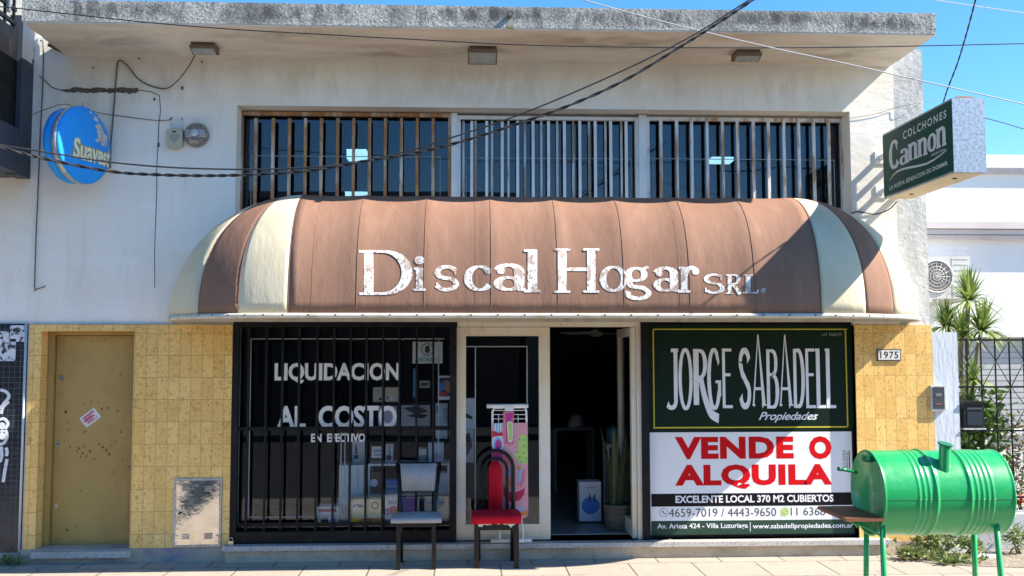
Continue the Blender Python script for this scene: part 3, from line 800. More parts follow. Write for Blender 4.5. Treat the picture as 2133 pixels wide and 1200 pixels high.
# the worn lettering lies on the cloth
S = {}
S['D'] = [(seg(.17, 0, .17, 1), .085, .085), (seg(.0, .025, .36, .025), .03, .03), (seg(.0, .975, .36, .975), .03, .03), (seg(.34, .975, .46, .97) + arc(.44, .5, .40, .47, 88, -88) + seg(.46, .03, .34, .025), .095, .028)]
S['i'] = [(seg(.15, 0, .15, .62), .085, .085), (seg(0, .025, .3, .025), .03, .03), (seg(.02, .6, .16, .6), .03, .03), (arc(.15, .83, .055, .055, 0, 360), .06, .06)]
S['s'] = [(arc(.25, .47, .19, .15, 20, 270) + arc(.25, .165, .2, .15, 90, -165), .06, .045), (seg(.43, .42, .43, .60), .02, .02), (seg(.06, .05, .06, .2), .02, .02)]
S['c'] = [(arc(.3, .32, .26, .30, 40, 325), .09, .03), (arc(.48, .5, .03, .03, 0, 360), .04, .04)]
S['a'] = [(arc(.22, .43, .17, .17, 165, 0) + seg(.39, .43, .39, .08) + arc(.46, .08, .07, .06, 180, 300), .085, .035), (arc(.22, .16, .17, .145, 60, 420), .075, .03), (arc(.1, .45, .03, .03, 0, 360), .04, .04)]
S['l'] = [(seg(.15, 0, .15, 1), .085, .085), (seg(0, .025, .3, .025), .03, .03), (seg(.0, .975, .16, .975), .03, .03)]
S['H'] = [(seg(.17, 0, .17, 1), .085, .085), (seg(.75, 0, .75, 1), .085, .085), (seg(.17, .53, .75, .53), .04, .04)] + [(seg(x - .16, y, x + .16, y), .025, .025) for x in (.17, .75) for y in (.022, .978)]
S['o'] = [(arc(.3, .31, .27, .30, 0, 360, 36), .085, .03)]
S['g'] = [(arc(.24, .42, .17, .17, 0, 360, 30), .07, .03), (seg(.36, .55, .5, .63), .04, .04), (seg(.12, .29, .09, .20) + seg(.09, .18, .14, .10) + seg(.16, .09, .38, .06) + arc(.28, -.09, .22, .14, 50, -200), .065, .05)]
S['r'] = [(seg(.15, 0, .15, .62), .08, .08), (seg(0, .025, .32, .025), .03, .03), (seg(.02, .6, .16, .6), .03, .03), (seg(.16, .38, .22, .52) + arc(.33, .5, .12, .11, 150, 20), .06, .045), (arc(.43, .52, .04, .04, 0, 360), .05, .05)]
S['S'] = [(arc(.3, .74, .22, .22, 30, 270) + arc(.3, .27, .24, .24, 90, -150), .07, .05), (seg(.5, .7, .5, .92), .025, .025), (seg(.07, .06, .07, .3), .025, .025)]
S['R'] = [(seg(.15, 0, .15, 1), .085, .085), (seg(0, .025, .3, .025), .03, .03), (seg(0, .97, .3, .97) + arc(.33, .74, .2, .23, 90, -90) + seg(.3, .51, .17, .51), .08, .03), (seg(.3, .5, .6, -.02), .08, .08)]
S['L'] = [(seg(.17, 0, .17, 1), .085, .085), (seg(0, .97, .34, .97), .03, .03), (seg(0, .03, .5, .03), .035, .035), (seg(.5, .03, .52, .2), .03, .03)]
S['.'] = [(arc(.1, .1, .05, .05, 0, 360), .07, .07)]
def aw_point(px, py, lift):
    """meet the sight line with the cloth, then lift off along the outward normal"""
    y = -AD
    for _ in range(12):
        p = at(px, py, y)
        v = min(max((p.z - AZ) / AH, 0.0), 0.999)
        t = math.asin(v ** (2.5 / 2))
        y = front(p.x, t).y
    return Vector((p.x, y - lift, p.z + lift * 0.3))
bb = MB()
def letter(g, x0, y0, x1, y1):
    ox, oy, sc = 720, 490, 0.4219
    put_glyph(bb, S[g], lambda u, v, k: aw_point(ox + sc * (x0 + (x1 - x0) * u), oy + sc * (y1 + (y0 - y1) * v), 0.0030 + 0.0004 * k))
for g, x0, y0, x1, y1 in (('D', 66, 74, 330, 296), ('i', 333, 104, 396, 275), ('s', 438, 148, 560, 278), ('c', 583, 150, 722, 276), ('a', 730, 140, 895, 276), ('l', 880, 70, 964, 283),
                          ('H', 1030, 66, 1252, 285), ('o', 1253, 152, 1392, 280), ('g', 1378, 150, 1510, 322), ('a', 1518, 156, 1652, 280), ('r', 1640, 152, 1745, 284),
                          ('S', 1768, 190, 1872, 290), ('R', 1878, 194, 1955, 296), ('L', 1962, 194, 2040, 288), ('.', 2048, 262, 2074, 286)):
    letter(g, x0, y0, x1, y1)
bb.build('lettering', M['awning_paint'], aw, normals=False)

# ================================================================== banner
M['banner_green'] = surf('dark_green_print', (0.009, 0.022, 0.014), 0.45, spec=0.12)
M['banner_white'] = surf('white_banner', (0.80, 0.80, 0.83), 0.5, layers=[((0.76, 0.76, 0.8), 2, (1, 1, 1), 0.4, 0.7, 0.5)])
M['banner_black'] = surf('black_print', (0.012, 0.010, 0.012), 0.45, spec=0.12)
M['banner_foot'] = surf('grey_green_print', (0.035, 0.070, 0.048), 0.45, spec=0.12)
M['print_yellow'] = surf('yellow_print', (0.60, 0.48, 0.03), 0.5)
M['print_red'] = surf('red_print', (0.62, 0.006, 0.01), 0.5, spec=0.12)
M['print_white'] = surf('white_print', (0.78, 0.78, 0.82), 0.5)
M['print_grey'] = surf('dark_grey_print', (0.06, 0.06, 0.065), 0.5)
M['print_lime'] = surf('lime_print', (0.36, 0.55, 0.03), 0.5)
YB = 0.048
def z6(x, y): return 1320 + x * .4583, 650 + y * .4583
def b6(mb, x0, y0, x1, y1, Ya, Yb_):
    a0, b0 = z6(x0, y0); a1, b1 = z6(x1, y1); mb.pbox(a0, b0, a1, b1, Ya, Yb_, Y=YB)
def f6(x0, y0, x1, y1, Y):
    a0, b0 = z6(x0, y0); a1, b1 = z6(x1, y1); return box_fn(a0, b0, a1, b1, Y)
bx0, bx1, bz0, bz1 = rect(1352, 677, 1777, 1113, YB)
bn = thing('banner', 'large green and white real estate banner with red letters covering the right shop window', 'banner', ((bx0 + bx1) / 2, YB, bz0))
mb = MB(); b6(mb, 71, 58, 996, 545, YB, YB + 0.010); mb.build('panel', M['banner_green'], bn)['label'] = 'dark green upper panel'
mb = MB(); b6(mb, 71, 545.5, 996, 1010, YB, YB + 0.010); mb.build('panel', M['banner_white'], bn)['label'] = 'white lower panel'
mb = MB(); b6(mb, 80, 823, 1000, 881, YB - 0.0016, YB - 0.0001); mb.build('strip', M['banner_black'], bn)['label'] = 'black strip'
mb = MB(); b6(mb, 80, 946, 1003, 1010, YB - 0.0016, YB - 0.0001); mb.build('strip', M['banner_foot'], bn)['label'] = 'grey green foot strip'
mb = MB()
for r_ in ((88, 76, 970, 81), (88, 521, 970, 527), (88, 81.2, 93.5, 520.8), (964.5, 81.2, 970, 520.8)): b6(mb, *r_, YB - 0.0016, YB - 0.0001)
mb.build('border', M['print_yellow'], bn)
J = {}
T = .085
J['J'] = [(seg(.30, .965, .62, .965), .03, .03), (seg(.5, .97, .5, .16) + arc(.30, .16, .20, .13, 0, -150), T, .035)]
J['O'] = [(arc(.5, .5, .36, .46, 0, 360, 40), T * 1.3, .03)]
J['R'] = [(seg(.2, .22, .2, 1.0), .10, .10), (seg(.2, .975, .34, .975) + arc(.34, .79, .20, .185, 90, -90) + seg(.34, .605, .28, .605), .075, .022), (spline([(.36, .62), (.44, .45), (.55, .28), (.74, .10), (1.02, .03)], 6), .085, .055, (1, 1.15))]
J['G'] = [(arc(.5, .5, .34, .46, 48, 330, 36), T * 1.4, .03), (seg(.84, .45, .84, .22), .10, .10), (seg(.58, .455, .95, .455), .022, .022), (seg(.74, .86, .80, .74), .06, .06)]
J['E'] = [(seg(.18, 0, .18, 1), .12, .12), (seg(.18, .975, .85, .975), .025, .025), (seg(.18, .56, .75, .56), .025, .025), (seg(.18, .025, .9, .025), .025, .025)]
J['S'] = [(arc(.5, .76, .32, .21, 10, 180) + seg(.18, .74, .3, .6) + seg(.32, .58, .76, .36) + arc(.5, .24, .32, .21, 20, -170), .14, .05)]
J['A'] = [(seg(.08, 0, .5, 1.0), .055, .055, (1.0, .5)), (seg(.88, 0, .52, 1.0), .125, .125, (1.0, .22)), (seg(.16, .24, .8, .24), .02, .02), (seg(0, .012, .22, .012), .012, .012), (seg(.72, .012, 1.08, .012), .012, .012)]
J['B'] = [(seg(.18, 0, .18, 1), .12, .12), (seg(.18, .975, .5, .975) + arc(.48, .77, .28, .2, 90, -90) + seg(.48, .57, .3, .57), .13, .025), (seg(.48, .57, .5, .56) + arc(.5, .29, .34, .265, 90, -90) + seg(.5, .025, .18, .025), .14, .025)]
J['D'] = [(seg(.18, 0, .18, 1), .12, .12), (seg(.18, .975, .4, .975) + arc(.42, .5, .40, .475, 90, -90) + seg(.4, .025, .18, .025), .14, .03)]
J['L'] = [(seg(.25, 0, .25, 1), .18, .18), (seg(.25, .025, .95, .025), .025, .025), (seg(.0, .975, .3, .975), .025, .025)]
mb = MB()
for g, x0, y0, x1, y1 in (('J', 148, 166, 203, 445), ('O', 203, 164, 268, 446), ('R', 272, 168, 386, 506), ('G', 334, 164, 397, 445), ('E', 403, 166, 448, 437),
                          ('S', 478, 162, 532, 442), ('A', 537, 100, 601, 440), ('B', 604, 166, 660, 439), ('A', 660, 100, 722, 440), ('D', 726, 166, 778, 437), ('E', 782, 166, 826, 437), ('L', 826, 166, 872, 437), ('L', 871, 166, 917, 437)):
    fn = f6(x0, y0, x1, y1, 0)
    put_glyph(mb, J[g], lambda u, v, k: Vector((rect(*z6(x0, y0), *z6(x1, y1), YB)[0] * (1 - u) + rect(*z6(x0, y0), *z6(x1, y1), YB)[1] * u, YB - 0.0012 - 0.0004 * k, rect(*z6(x0, y0), *z6(x1, y1), YB)[2] * (1 - v) + rect(*z6(x0, y0), *z6(x1, y1), YB)[3] * v)))
mb.build('lettering', M['print_white'], bn, normals=False)['label'] = 'tall white lettering on the green panel'
mb = MB()
put_text(mb, 'Propiedades', f6(568, 454, 838, 502, YB - 0.0012), bold=0.012, shear=0.45, spacing=0.95)
mb.build('lettering', M['print_white'], bn, normals=False)['label'] = 'small slanted white lettering on the green panel'
mb = MB(); put_text(mb, 'col 166LM', f6(853, 94, 944, 109, YB - 0.0012)); mb.build('lettering', surf('faint_print', (0.25, 0.28, 0.26), 0.5), bn)['label'] = 'small grey lettering in the corner'
for w_, q_ in (('VENDE', (187, 567, 727, 668)), ('O', (797, 564, 899, 669)), ('ALQUILA', (188, 692, 902, 804))):
    mb = MB(); put_text(mb, w_, f6(*q_, YB - 0.0012), bold=0.052, spacing=1.08); mb.build('lettering', M['print_red'], bn)['label'] = 'big red lettering'
mb = MB(); put_text(mb, 'EXCELENTE LOCAL 370 M2 CUBIERTOS', f6(190, 832, 909, 866, YB - 0.0026), bold=0.03); mb.build('lettering', M['print_white'], bn)['label'] = 'white lettering on the black strip'
mb = MB()
put_text(mb, 'Av. Arieta 424 - Villa Luzuriaga', f6(107, 960, 519, 990, YB - 0.0026), bold=0.018)
mb.build('lettering', M['print_white'], bn)['label'] = 'white lettering on the foot strip'
mb = MB()
put_text(mb, 'www.sabadellpropiedades.com.ar', f6(541, 960, 998, 989, YB - 0.0026), bold=0.018)
b6(mb, 528, 955, 531, 997, YB - 0.0028, YB - 0.0018)
mb.build('lettering', M['print_white'], bn)['label'] = 'white lettering on the foot strip'
mb = MB()
put_text(mb, '4659-7019 / 4443-9650', f6(160, 892, 648, 930, YB - 0.0012))
mb.build('lettering', M['print_grey'], bn)['label'] = 'dark grey lettering'
mb = MB()
put_text(mb, '11 6368-1658', f6(714, 887, 989, 924, YB - 0.0012))
def disc(mb, cx, cy, r, Y, r2=0.0, n=24, a0=0, a1=360):
    p = at(*z6(cx, cy), YB); k = .4583 * (Y - EYE.y) / FPX
    pts = arc(p.x, p.z, r * k, r * k, a0, a1, n)
    if r2:
        q = arc(p.x, p.z, r2 * k, r2 * k, a0, a1, n)
        for i in range(n): mb.quad((pts[i][0], Y, pts[i][1]), (pts[i + 1][0], Y, pts[i + 1][1]), (q[i + 1][0], Y, q[i + 1][1]), (q[i][0], Y, q[i][1]))
    else:
        mb.bm.faces.new([mb.bm.verts.new((x, Y, z)) for x, z in pts[:-1]])
def handset(mb, cx, cy, s, Y):
    k = .4583 * (Y - EYE.y) / FPX; p = at(*z6(cx, cy), YB)
    pts = arc(p.x + s * k * .5, p.z + s * k * .5, s * k, s * k, 175, 275, 12)
    for f in ribbon_polys(pts, s * k * .16, s * k * .16): mb.quad(*[(x, Y, z) for x, z in f])
    for e in (pts[0], pts[-1]):
        q = arc(e[0] + (.12 * s * k if e is pts[0] else .0), e[1] + (.12 * s * k if e is pts[-1] else .0), s * k * .26, s * k * .26, 0, 360, 12)
        mb.bm.faces.new([mb.bm.verts.new((x, Y - .0003, z)) for x, z in q[:-1]])
mb.build('lettering', M['print_grey'], bn)['label'] = 'dark grey lettering'
mb = MB()
disc(mb, 137, 912, 20, YB - 0.0012, r2=18); handset(mb, 137, 912, 11, YB - 0.0014)
mb.build('emblem', M['print_grey'], bn)['label'] = 'dark grey handset emblem in a ring'
mb = MB()
put_text(mb, 'ALCOMIX', lambda u, v, f=f6(950, 626, 964, 716, YB - 0.0012): f(1 - v, u))
mb.build('lettering', M['print_grey'], bn)
mb = MB()
b6(mb, 968, 634, 971, 712, YB - 0.0022, YB - 0.0012)
mb.build('fine_print', M['print_grey'], bn)
mb = MB()
b6(mb, 977, 630, 982, 712, YB - 0.0022, YB - 0.0012)
mb.build('fine_print', M['print_grey'], bn)['label'] = 'dark grey lettering'
mb = MB(); disc(mb, 687, 908, 20, YB - 0.0012)
p = at(*z6(672, 925), YB); k = .4583 * 9.45 / FPX
mb.quad((p.x - 3 * k, YB - .0014, p.z - 3 * k), (p.x + 13 * k, YB - .0014, p.z), (p.x + 6 * k, YB - .0014, p.z + 12 * k), (p.x - 2 * k, YB - .0014, p.z + 8 * k))
lm = mb.build('emblem', M['print_lime'], bn)
mb = MB(); disc(mb, 687, 908, 16, YB - 0.0018, r2=14); handset(mb, 687, 908, 10, YB - 0.0020); mb.build('handset_mark', M['print_white'], lm)

# ================================================================== projecting box sign (right)
M['sign_green'] = surf('green_sign_face', (0.006, 0.060, 0.038), 0.4, layers=[((0.010, 0.070, 0.045), 2, (1, 1, 1), 0.4, 0.7, 0.6)], spec=0.15)
M['sign_white'] = surf('white_sign_print', (0.62, 0.63, 0.62), 0.5)
M['galvanised'] = surf('galvanised_sheet', (0.50, 0.54, 0.57), 0.42, 0.55, layers=[((0.30, 0.345, 0.40), 38, (1, 1, 1), 0.44, 0.60, 0.9), ((0.62, 0.66, 0.69), 60, (1, 1, 1), 0.54, 0.68, 0.6), ((0.30, 0.20, 0.13), 6, (1, 1, 1), 0.66, 0.76, 0.6)])
M['sign_under'] = surf('sign_underside', (0.55, 0.46, 0.34), 0.8, layers=[((0.35, 0.24, 0.14), 4, (1, 1, 1), 0.55, 0.7, 0.6)])
GX, GY0, GY1 = 3.95, -0.13, -1.50
GZ0, GZ1 = 1.487, 2.10
GZ0, GZ1 = at(1988, 360, GY1).z, at(1985, 204, GY1).z
GX1 = at(2053, 290, GY1).x
GX = at(1985.5, 290, GY1).x
gs = thing('projecting_sign', 'green box sign with white lettering and galvanised edge projecting from the right pier', 'sign', (GX + .13, GY0, GZ0))
mb = MB(); mb.box(GX, GX1, GY1, GY0, GZ0 + 0.004, GZ1); mb.bevel(0.004); gb = mb.build('sign_box', M['galvanised'], gs)
mb = MB(); mb.box(GX + 0.01, GX1 - 0.01, GY1 + 0.01, GY0 - 0.01, GZ0, GZ0 + 0.02); mb.build('underside', M['sign_under'], gb)
mb = MB()
for yy in (GY1 + .25, GY0 - .3): mb.lathe([(0.001, -0.008), (0.018, -0.006), (0.022, 0.002)], (GX + .13, yy, GZ0), 12)
mb.build('bolt', M['black_iron'], gb)
mb = MB(); mb.box(GX - 0.006, GX - 0.0005, GY1 + 0.012, GY0 - 0.012, GZ0 + 0.018, GZ1 - 0.018); fc = mb.build('face_panel', M['sign_green'], gs)
mb = MB(); mb.box(GX + 0.06, GX + 0.2, GY1 + 0.02, GY1 + .75, GZ1, GZ1 + 0.02); mb.build('rusty_lid', M['rusty_bar'], gs)
def sx(px, py):
    """a pixel of the sign's face, met with the plane of the face"""
    d = FWD + RGT * ((px - IMG_W / 2) / FPX) + UPV * ((IMG_H / 2 - py) / FPX)
    return EYE + d * ((GX - 0.0075 - EYE.x) / d.x)
def sign_fn(c, off=0.0):
    """c: four pixel corners (bl, br, br_top, bl_top) of a line of lettering on the face"""
    P = [sx(*q) for q in c]
    return lambda u, v, k=0: (P[0] * (1 - u) * (1 - v) + P[1] * u * (1 - v) + P[2] * u * v + P[3] * (1 - u) * v) + Vector((-off - 0.0005 * k, 0, 0))
def z7(x, y): return 1740 + x * .2334, 180 + y * .2334
mb = MB()
put_text(mb, 'COLCHONES', sign_fn([z7(605, 478), z7(990, 278), z7(990, 205), z7(603, 405)]), bold=.02, spacing=1.35)
mb.build('lettering', M['sign_white'], fc)
mb = MB()
put_text(mb, 'ARGENTINA', sign_fn([z7(855, 628), z7(980, 570), z7(980, 550), z7(855, 606)]), bold=.01)
mb.build('lettering', M['sign_white'], fc)
mb = MB()
put_text(mb, 'LA NUEVA SENSACION DE DORMIR', sign_fn([z7(484, 930), z7(1003, 700), z7(1001, 662), z7(482, 890)]), bold=.025, spacing=1.15)
mb.build('lettering', M['sign_white'], fc)
mb = MB()
C_ = dict(S)
C_['C'] = [(arc(.5, .5, .42, .46, 35, 325, 34), .17, .05), (seg(.82, .62, .82, .95), .04, .04)]
C_['n'] = [(seg(.15, 0, .15, .62), .10, .10), (seg(.0, .03, .3, .03), .03, .03), (seg(.02, .59, .16, .59), .03, .03), (seg(.15, .40, .22, .52) + arc(.37, .45, .15, .13, 140, 0) + seg(.52, .44, .52, 0), .10, .05), (seg(.38, .03, .66, .03), .03, .03)]
C_['a'] = [(arc(.24, .43, .17, .15, 165, 0) + seg(.41, .43, .41, .06), .11, .04), (arc(.22, .17, .17, .15, 60, 420), .095, .03), (seg(.38, .03, .56, .03), .03, .03)]
C_['o'] = [(arc(.3, .31, .25, .28, 0, 360, 36), .12, .04)]
for g, c in (('C', [(478, 752), (570, 722), (556, 462), (480, 500)]), ('a', [(572, 712), (660, 678), (655, 540), (575, 565)]), ('n', [(650, 668), (740, 640), (735, 480), (645, 520)]),
             ('n', [(735, 636), (825, 606), (822, 440), (730, 480)]), ('o', [(822, 600), (905, 565), (902, 400), (820, 440)]), ('n', [(900, 560), (995, 520), (988, 340), (895, 385)])):
    put_glyph(mb, C_[g], sign_fn([z7(*q) for q in c], 0.0004))
mb.build('lettering', M['sign_white'], fc, normals=False)
mb = MB()
sw_pts = [z7(x, y) for x, y in ((487, 838), (510, 800), (545, 765), (590, 742), (650, 727), (730, 712), (810, 692), (880, 655), (940, 612), (996, 565))]
for i in range(len(sw_pts) - 1):
    (xa_, ya_), (xb_, yb_) = sw_pts[i], sw_pts[i + 1]
    wa, wb = [1.0 + 1.3 * math.sin(math.pi * j / (len(sw_pts) - 1)) for j in (i, i + 1)]
    mb.quad(sx(xa_, ya_ - wa), sx(xb_, yb_ - wb), sx(xb_, yb_ + wb), sx(xa_, ya_ + wa))
mb.build('swoosh', M['sign_white'], fc, normals=False)
for zc in (GZ0 + 0.09, GZ1 - 0.20):
    mb = MB()
    mb.box(GX + 0.01, GX + 0.05, GY0 - 0.002, -0.002, zc - 0.02, zc + 0.02); mb.box(GX - 0.03, GX + 0.09, -0.012, -0.001, zc - 0.06, zc + 0.06)
    mb.box(GX + 0.2, GX + 0.24, GY0 - 0.002, -0.002, zc - 0.02, zc + 0.02)
    mb.box(GX - 0.028, GX - 0.016, -0.10, -0.012, zc - 0.06, zc - 0.048); mb.box(GX - 0.028, GX - 0.016, -0.10, -0.088, zc - 0.048, zc - 0.03)
    mb.build('bracket', M['white_bar'], gs)

# ================================================================== round sign (left)
M['sign_blue'] = surf('blue_sign_face', (0.015, 0.31, 0.88), 0.5, layers=[((0.02, 0.36, 0.92), 1.2, (1, 1, 1), 0.4, 0.7, 0.8)], spec=0.25)
M['peeled'] = surf('peeled_backing', (0.60, 0.58, 0.58), 0.8, layers=[((0.32, 0.30, 0.32), 16, (1, 1, 1), 0.45, 0.6, 0.8), ((0.05, 0.2, 0.55), 30, (1, 1, 1), 0.62, 0.7, 0.7)])
M['cream_print'] = surf('cream_print', (0.86, 0.82, 0.66), 0.5)
M['gold_print'] = surf('gold_print', (0.55, 0.42, 0.06), 0.5)
R0 = 0.347
ctr = at(170, 303, -0.37)
rs = thing('round_sign', 'round blue lenticular sign with peeling lettering projecting from the white wall', 'sign', ctr)
# local frame: w towards the viewer's side of the disc, u along the disc away from the wall, z up
tu = math.radians(18)
uu = Vector((-math.sin(tu), -math.cos(tu), 0)); ww = Vector((math.cos(tu), -math.sin(tu), 0))
def rs_pt(u, z, w): return uu * u + ww * w + Vector((0, 0, z))
TH = 0.075
def rs_w(u, z, side):
    q = min(1.0, (u * u + z * z) / (R0 * R0))
    return TH / 2 + 0.05 * (1 - q) ** 0.75 if side > 0 else -(TH / 2 + 0.09 + 0.03 * (1 - q) ** 0.75)
for side in (1, -1):
    mb = MB(); rings = []
    for i in range(13):
        r = R0 * 0.985 * i / 12
        rings.append([mb.bm.verts.new(rs_pt(r * math.cos(a), r * math.sin(a), rs_w(r * math.cos(a), r * math.sin(a), side))) for a in [2 * math.pi * k / 48 for k in range(48)]])
    for i in range(1, 12):
        for k in range(48):
            f = mb.bm.faces.new((rings[i][k], rings[i][(k + 1) % 48], rings[i + 1][(k + 1) % 48], rings[i + 1][k])); f.smooth = True
    mb.bm.faces.new(rings[1])
    fc = mb.build('sign_face', M['sign_blue'], rs, local=True)
    if side == 1:
        face_r = fc
mb = MB(); n = 48
prof_ = [(R0 - .012, -TH / 2 + .002), (R0 + .006, -TH / 2 + .004), (R0 + .006, TH / 2 - .018), (R0 - .012, TH / 2 - .016)]
rings = [[mb.bm.verts.new(rs_pt(r * math.cos(2 * math.pi * k / n), r * math.sin(2 * math.pi * k / n), w)) for k in range(n)] for r, w in prof_]
for i in range(3):
    for k in range(n): mb.bm.faces.new((rings[i][k], rings[i][(k + 1) % n], rings[i + 1][(k + 1) % n], rings[i + 1][k])).smooth = True
mb.build('rim', M['galvanised'], rs, local=True)
for (wa, wb, ra) in ((TH / 2 - .017, TH / 2 + .004, R0 + .004), (-TH / 2 - .095, -TH / 2 - .012, R0 - .004)):
    mb = MB(); q_ = [(ra - .03, wa), (ra, wa + .002), (ra, wb - .006), (ra - .012, wb)]
    rings = [[mb.bm.verts.new(rs_pt(r * math.cos(2 * math.pi * k / n), r * math.sin(2 * math.pi * k / n), w)) for k in range(n)] for r, w in q_]
    for i in range(3):
        for k in range(n): mb.bm.faces.new((rings[i][k], rings[i][(k + 1) % n], rings[i + 1][(k + 1) % n], rings[i + 1][k])).smooth = True
    mb.build('lip', M['sign_blue'], rs, local=True)
mb = MB(); rings = [[mb.bm.verts.new(rs_pt((R0 - .03) * math.cos(2 * math.pi * k / n), (R0 - .03) * math.sin(2 * math.pi * k / n), w)) for k in range(n)] for w in (-TH / 2 - .02, -TH / 2 + .01)]
for k in range(n): mb.bm.faces.new((rings[0][k], rings[0][(k + 1) % n], rings[1][(k + 1) % n], rings[1][k]))
mb.build('dark_gap', M['black_iron'], rs, local=True)
def rs_face(u, z, lift): return rs_pt(u, z, rs_w(u, z, 1) + lift)
def strip_text(mb, body, u0, u1, z0, z1, slope, lift, bold):
    put_text(mb, body, lambda u, v: rs_face(u0 + (u1 - u0) * u, z0 + (z1 - z0) * v + slope * u, lift), bold=bold)
mb = MB(); strip_text(mb, 'Suavest', 0.205, -0.325, -0.16, 0.035, 0.0, 0.004, 0.075); mb.build('lettering', M['gold_print'], face_r, local=True)
mb = MB(); strip_text(mb, 'Suavest', 0.20, -0.32, -0.155, 0.03, 0.0, 0.007, 0.025); mb.build('lettering', M['cream_print'], face_r, local=True)
mb = MB(); random.seed(11)
for (cu, cz, s, nn) in ((-0.17, 0.10, 0.055, 4), (-0.15, 0.19, 0.045, 4), (-0.10, 0.27, 0.035, 3), (-0.215, 0.06, 0.05, 4), (-0.10, 0.075, 0.022, 2), (-0.24, 0.13, 0.05, 3), (-0.045, 0.305, 0.016, 2)):
    for q in range(nn):
        a, c = cu + random.uniform(-s, s) * .6, cz + random.uniform(-s, s) * .6
        ps = []
        for k in range(11):
            an = 2 * math.pi * k / 11; r = s * random.uniform(.5, 1.2)
            ps.append((a + r * math.cos(an), c + r * math.sin(an)))
        if all(x * x + y * y < (R0 * .95) ** 2 for x, y in ps):
            mb.bm.faces.new([mb.bm.verts.new(rs_face(x, y, 0.0022 + q * .0004 + (cu + .3) * .002)) for x, y in ps])
mb.build('peeled_patch', M['peeled'], face_r, local=True)
mb = MB(); mb.tube([rs_pt(-R0 - 0.02, 0.10, 0), rs_pt(-R0 - 0.02, -0.14, 0)], 0.018, 8); q = rs_pt(-R0, 0, 0)
mb.box(q.x - .03, q.x + .03, -ctr.y - 0.05, -ctr.y - 0.001, -0.14, 0.08); mb.build('bracket', M['pipe'], rs, local=True)
mb = MB(); mb.tube([rs_pt(0.0, R0, 0), rs_pt(0.0, R0 + 0.05, 0)], 0.006, 6); mb.build('hook', M['rusty_bar'], rs, local=True)

# ================================================================== floodlights under the canopy
M['lamp_brown'] = surf('rusty_brown_housing', (0.15, 0.105, 0.08), 0.7, layers=[((0.24, 0.15, 0.09), 14, (1, 1, 1), 0.45, 0.65, 0.8), ((0.07, 0.05, 0.045), 8, (1, 1, 1), 0.55, 0.7, 0.7)])
M['lamp_glass'] = surf('dusty_lamp_glass', (0.36, 0.38, 0.37), 0.25, layers=[((0.26, 0.27, 0.26), 14, (1, 1, 1), 0.45, 0.7, 0.8)])
M['stain'] = surf('soffit_stain', (0.24, 0.18, 0.13), 0.95)
def floodlight(px, py, w, h, lab):
    YF = -0.42
    p = at(px, py, YF); k = (YF - EYE.y) / FPX
    W, H = w * k, h * k
    o = thing('floodlight', lab, 'floodlight', (p.x, YF, ZCB), 'floodlights under the canopy')
    b_ = MB(); b_.box(-W * .46, W * .46, -0.07, 0.12, -0.035, -0.001); b_.bevel(0.004); b_.build('mount', M['lamp_brown'], o, local=True)
    b_ = MB()
    zt = -0.032; zb = p.z - H * .52 - ZCB
    pr = [(-0.09, zt), (0.08, zt), (0.10, zt - 0.03), (0.04, zb), (-0.085, zt - 0.022)]
    b_.prism(pr, 'x', -W / 2, W / 2); b_.bevel(0.005); b_.build('housing', M['lamp_brown'], o, local=True)
    b_ = MB()
    a = Vector((0, -0.085, zt - 0.022)); c = Vector((0, 0.04, zb)); d = (c - a); nrm = Vector((0, d.z, -d.y)).normalized()
    if nrm.y > 0: nrm = -nrm
    e0, e1 = a + d * .10 + nrm * .004, a + d * .92 + nrm * .004
    b_.quad((-W * .45, e0.y, e0.z), (W * .45, e0.y, e0.z), (W * .45, e1.y, e1.z), (-W * .45, e1.y, e1.z)); b_.build('lens', M['lamp_glass'], o, local=True)
    return o
floodlight(426, 97, 52, 30, 'rusty brown floodlight under the canopy, wired to the wall, leftmost of the three')
floodlight(1005, 112, 62, 40, 'brown floodlight at the middle of the canopy with the biggest lens')
floodlight(1555, 114, 56, 26, 'small rusty floodlight under the right end of the canopy')

# ================================================================== alarm parts
M['beige_plastic'] = surf('aged_beige_plastic', (0.52, 0.47, 0.34), 0.5)
M['beige_dark'] = surf('beige_grille', (0.36, 0.34, 0.27), 0.6)
M['siren_metal'] = surf('grey_siren_metal', (0.30, 0.29, 0.28), 0.35, 0.6, layers=[((0.15, 0.14, 0.14), 60, (1, 1, 1), 0.5, 0.56, 0.8)])
M['siren_pale'] = surf('pale_siren_label', (0.62, 0.64, 0.66), 0.5)
x0, x1, z0, z1 = rect(347, 270, 381, 311, -0.03)
al = thing('alarm_sounder', 'beige plastic alarm sounder with shield grille left of the round siren', 'alarm', ((x0 + x1) / 2, 0, z0))
mb = MB(); wv = x1 - x0
pl = [(x0, z1), (x1, z1), (x1, z0 + .03)] + [(q[0], q[1]) for q in arc((x0 + x1) / 2, z0 + .045, wv / 2, .045, -20, -160, 10)] + [(x0, z0 + .03)]
mb.prism(pl, 'y', -0.055, -0.001); mb.bevel(0.006); mb.build('housing', M['beige_plastic'], al)
mb = MB(); xm = (x0 + x1) / 2
mb.prism([(xm - .045, z1 - .05), (xm + .045, z1 - .05), (xm + .04, z1 - .10), (xm, z1 - .135), (xm - .04, z1 - .10)], 'y', -0.059, -0.054); mb.build('grille', M['beige_dark'], al)
mb = MB(); mb.box(xm - .018, xm + .018, -0.06, -0.054, z1 - .032, z1 - .02); mb.build('slot', M['black_iron'], al)
mb = MB(); mb.pbox(356, 247, 381, 268, -0.012, -0.001); mb.build('backplate', M['white_paint'], al)
p = at(408, 280, -0.05)
si = thing('siren', 'round grey metal siren with perforated rim on the wall beside the window', 'siren', (p.x, 0, p.z))
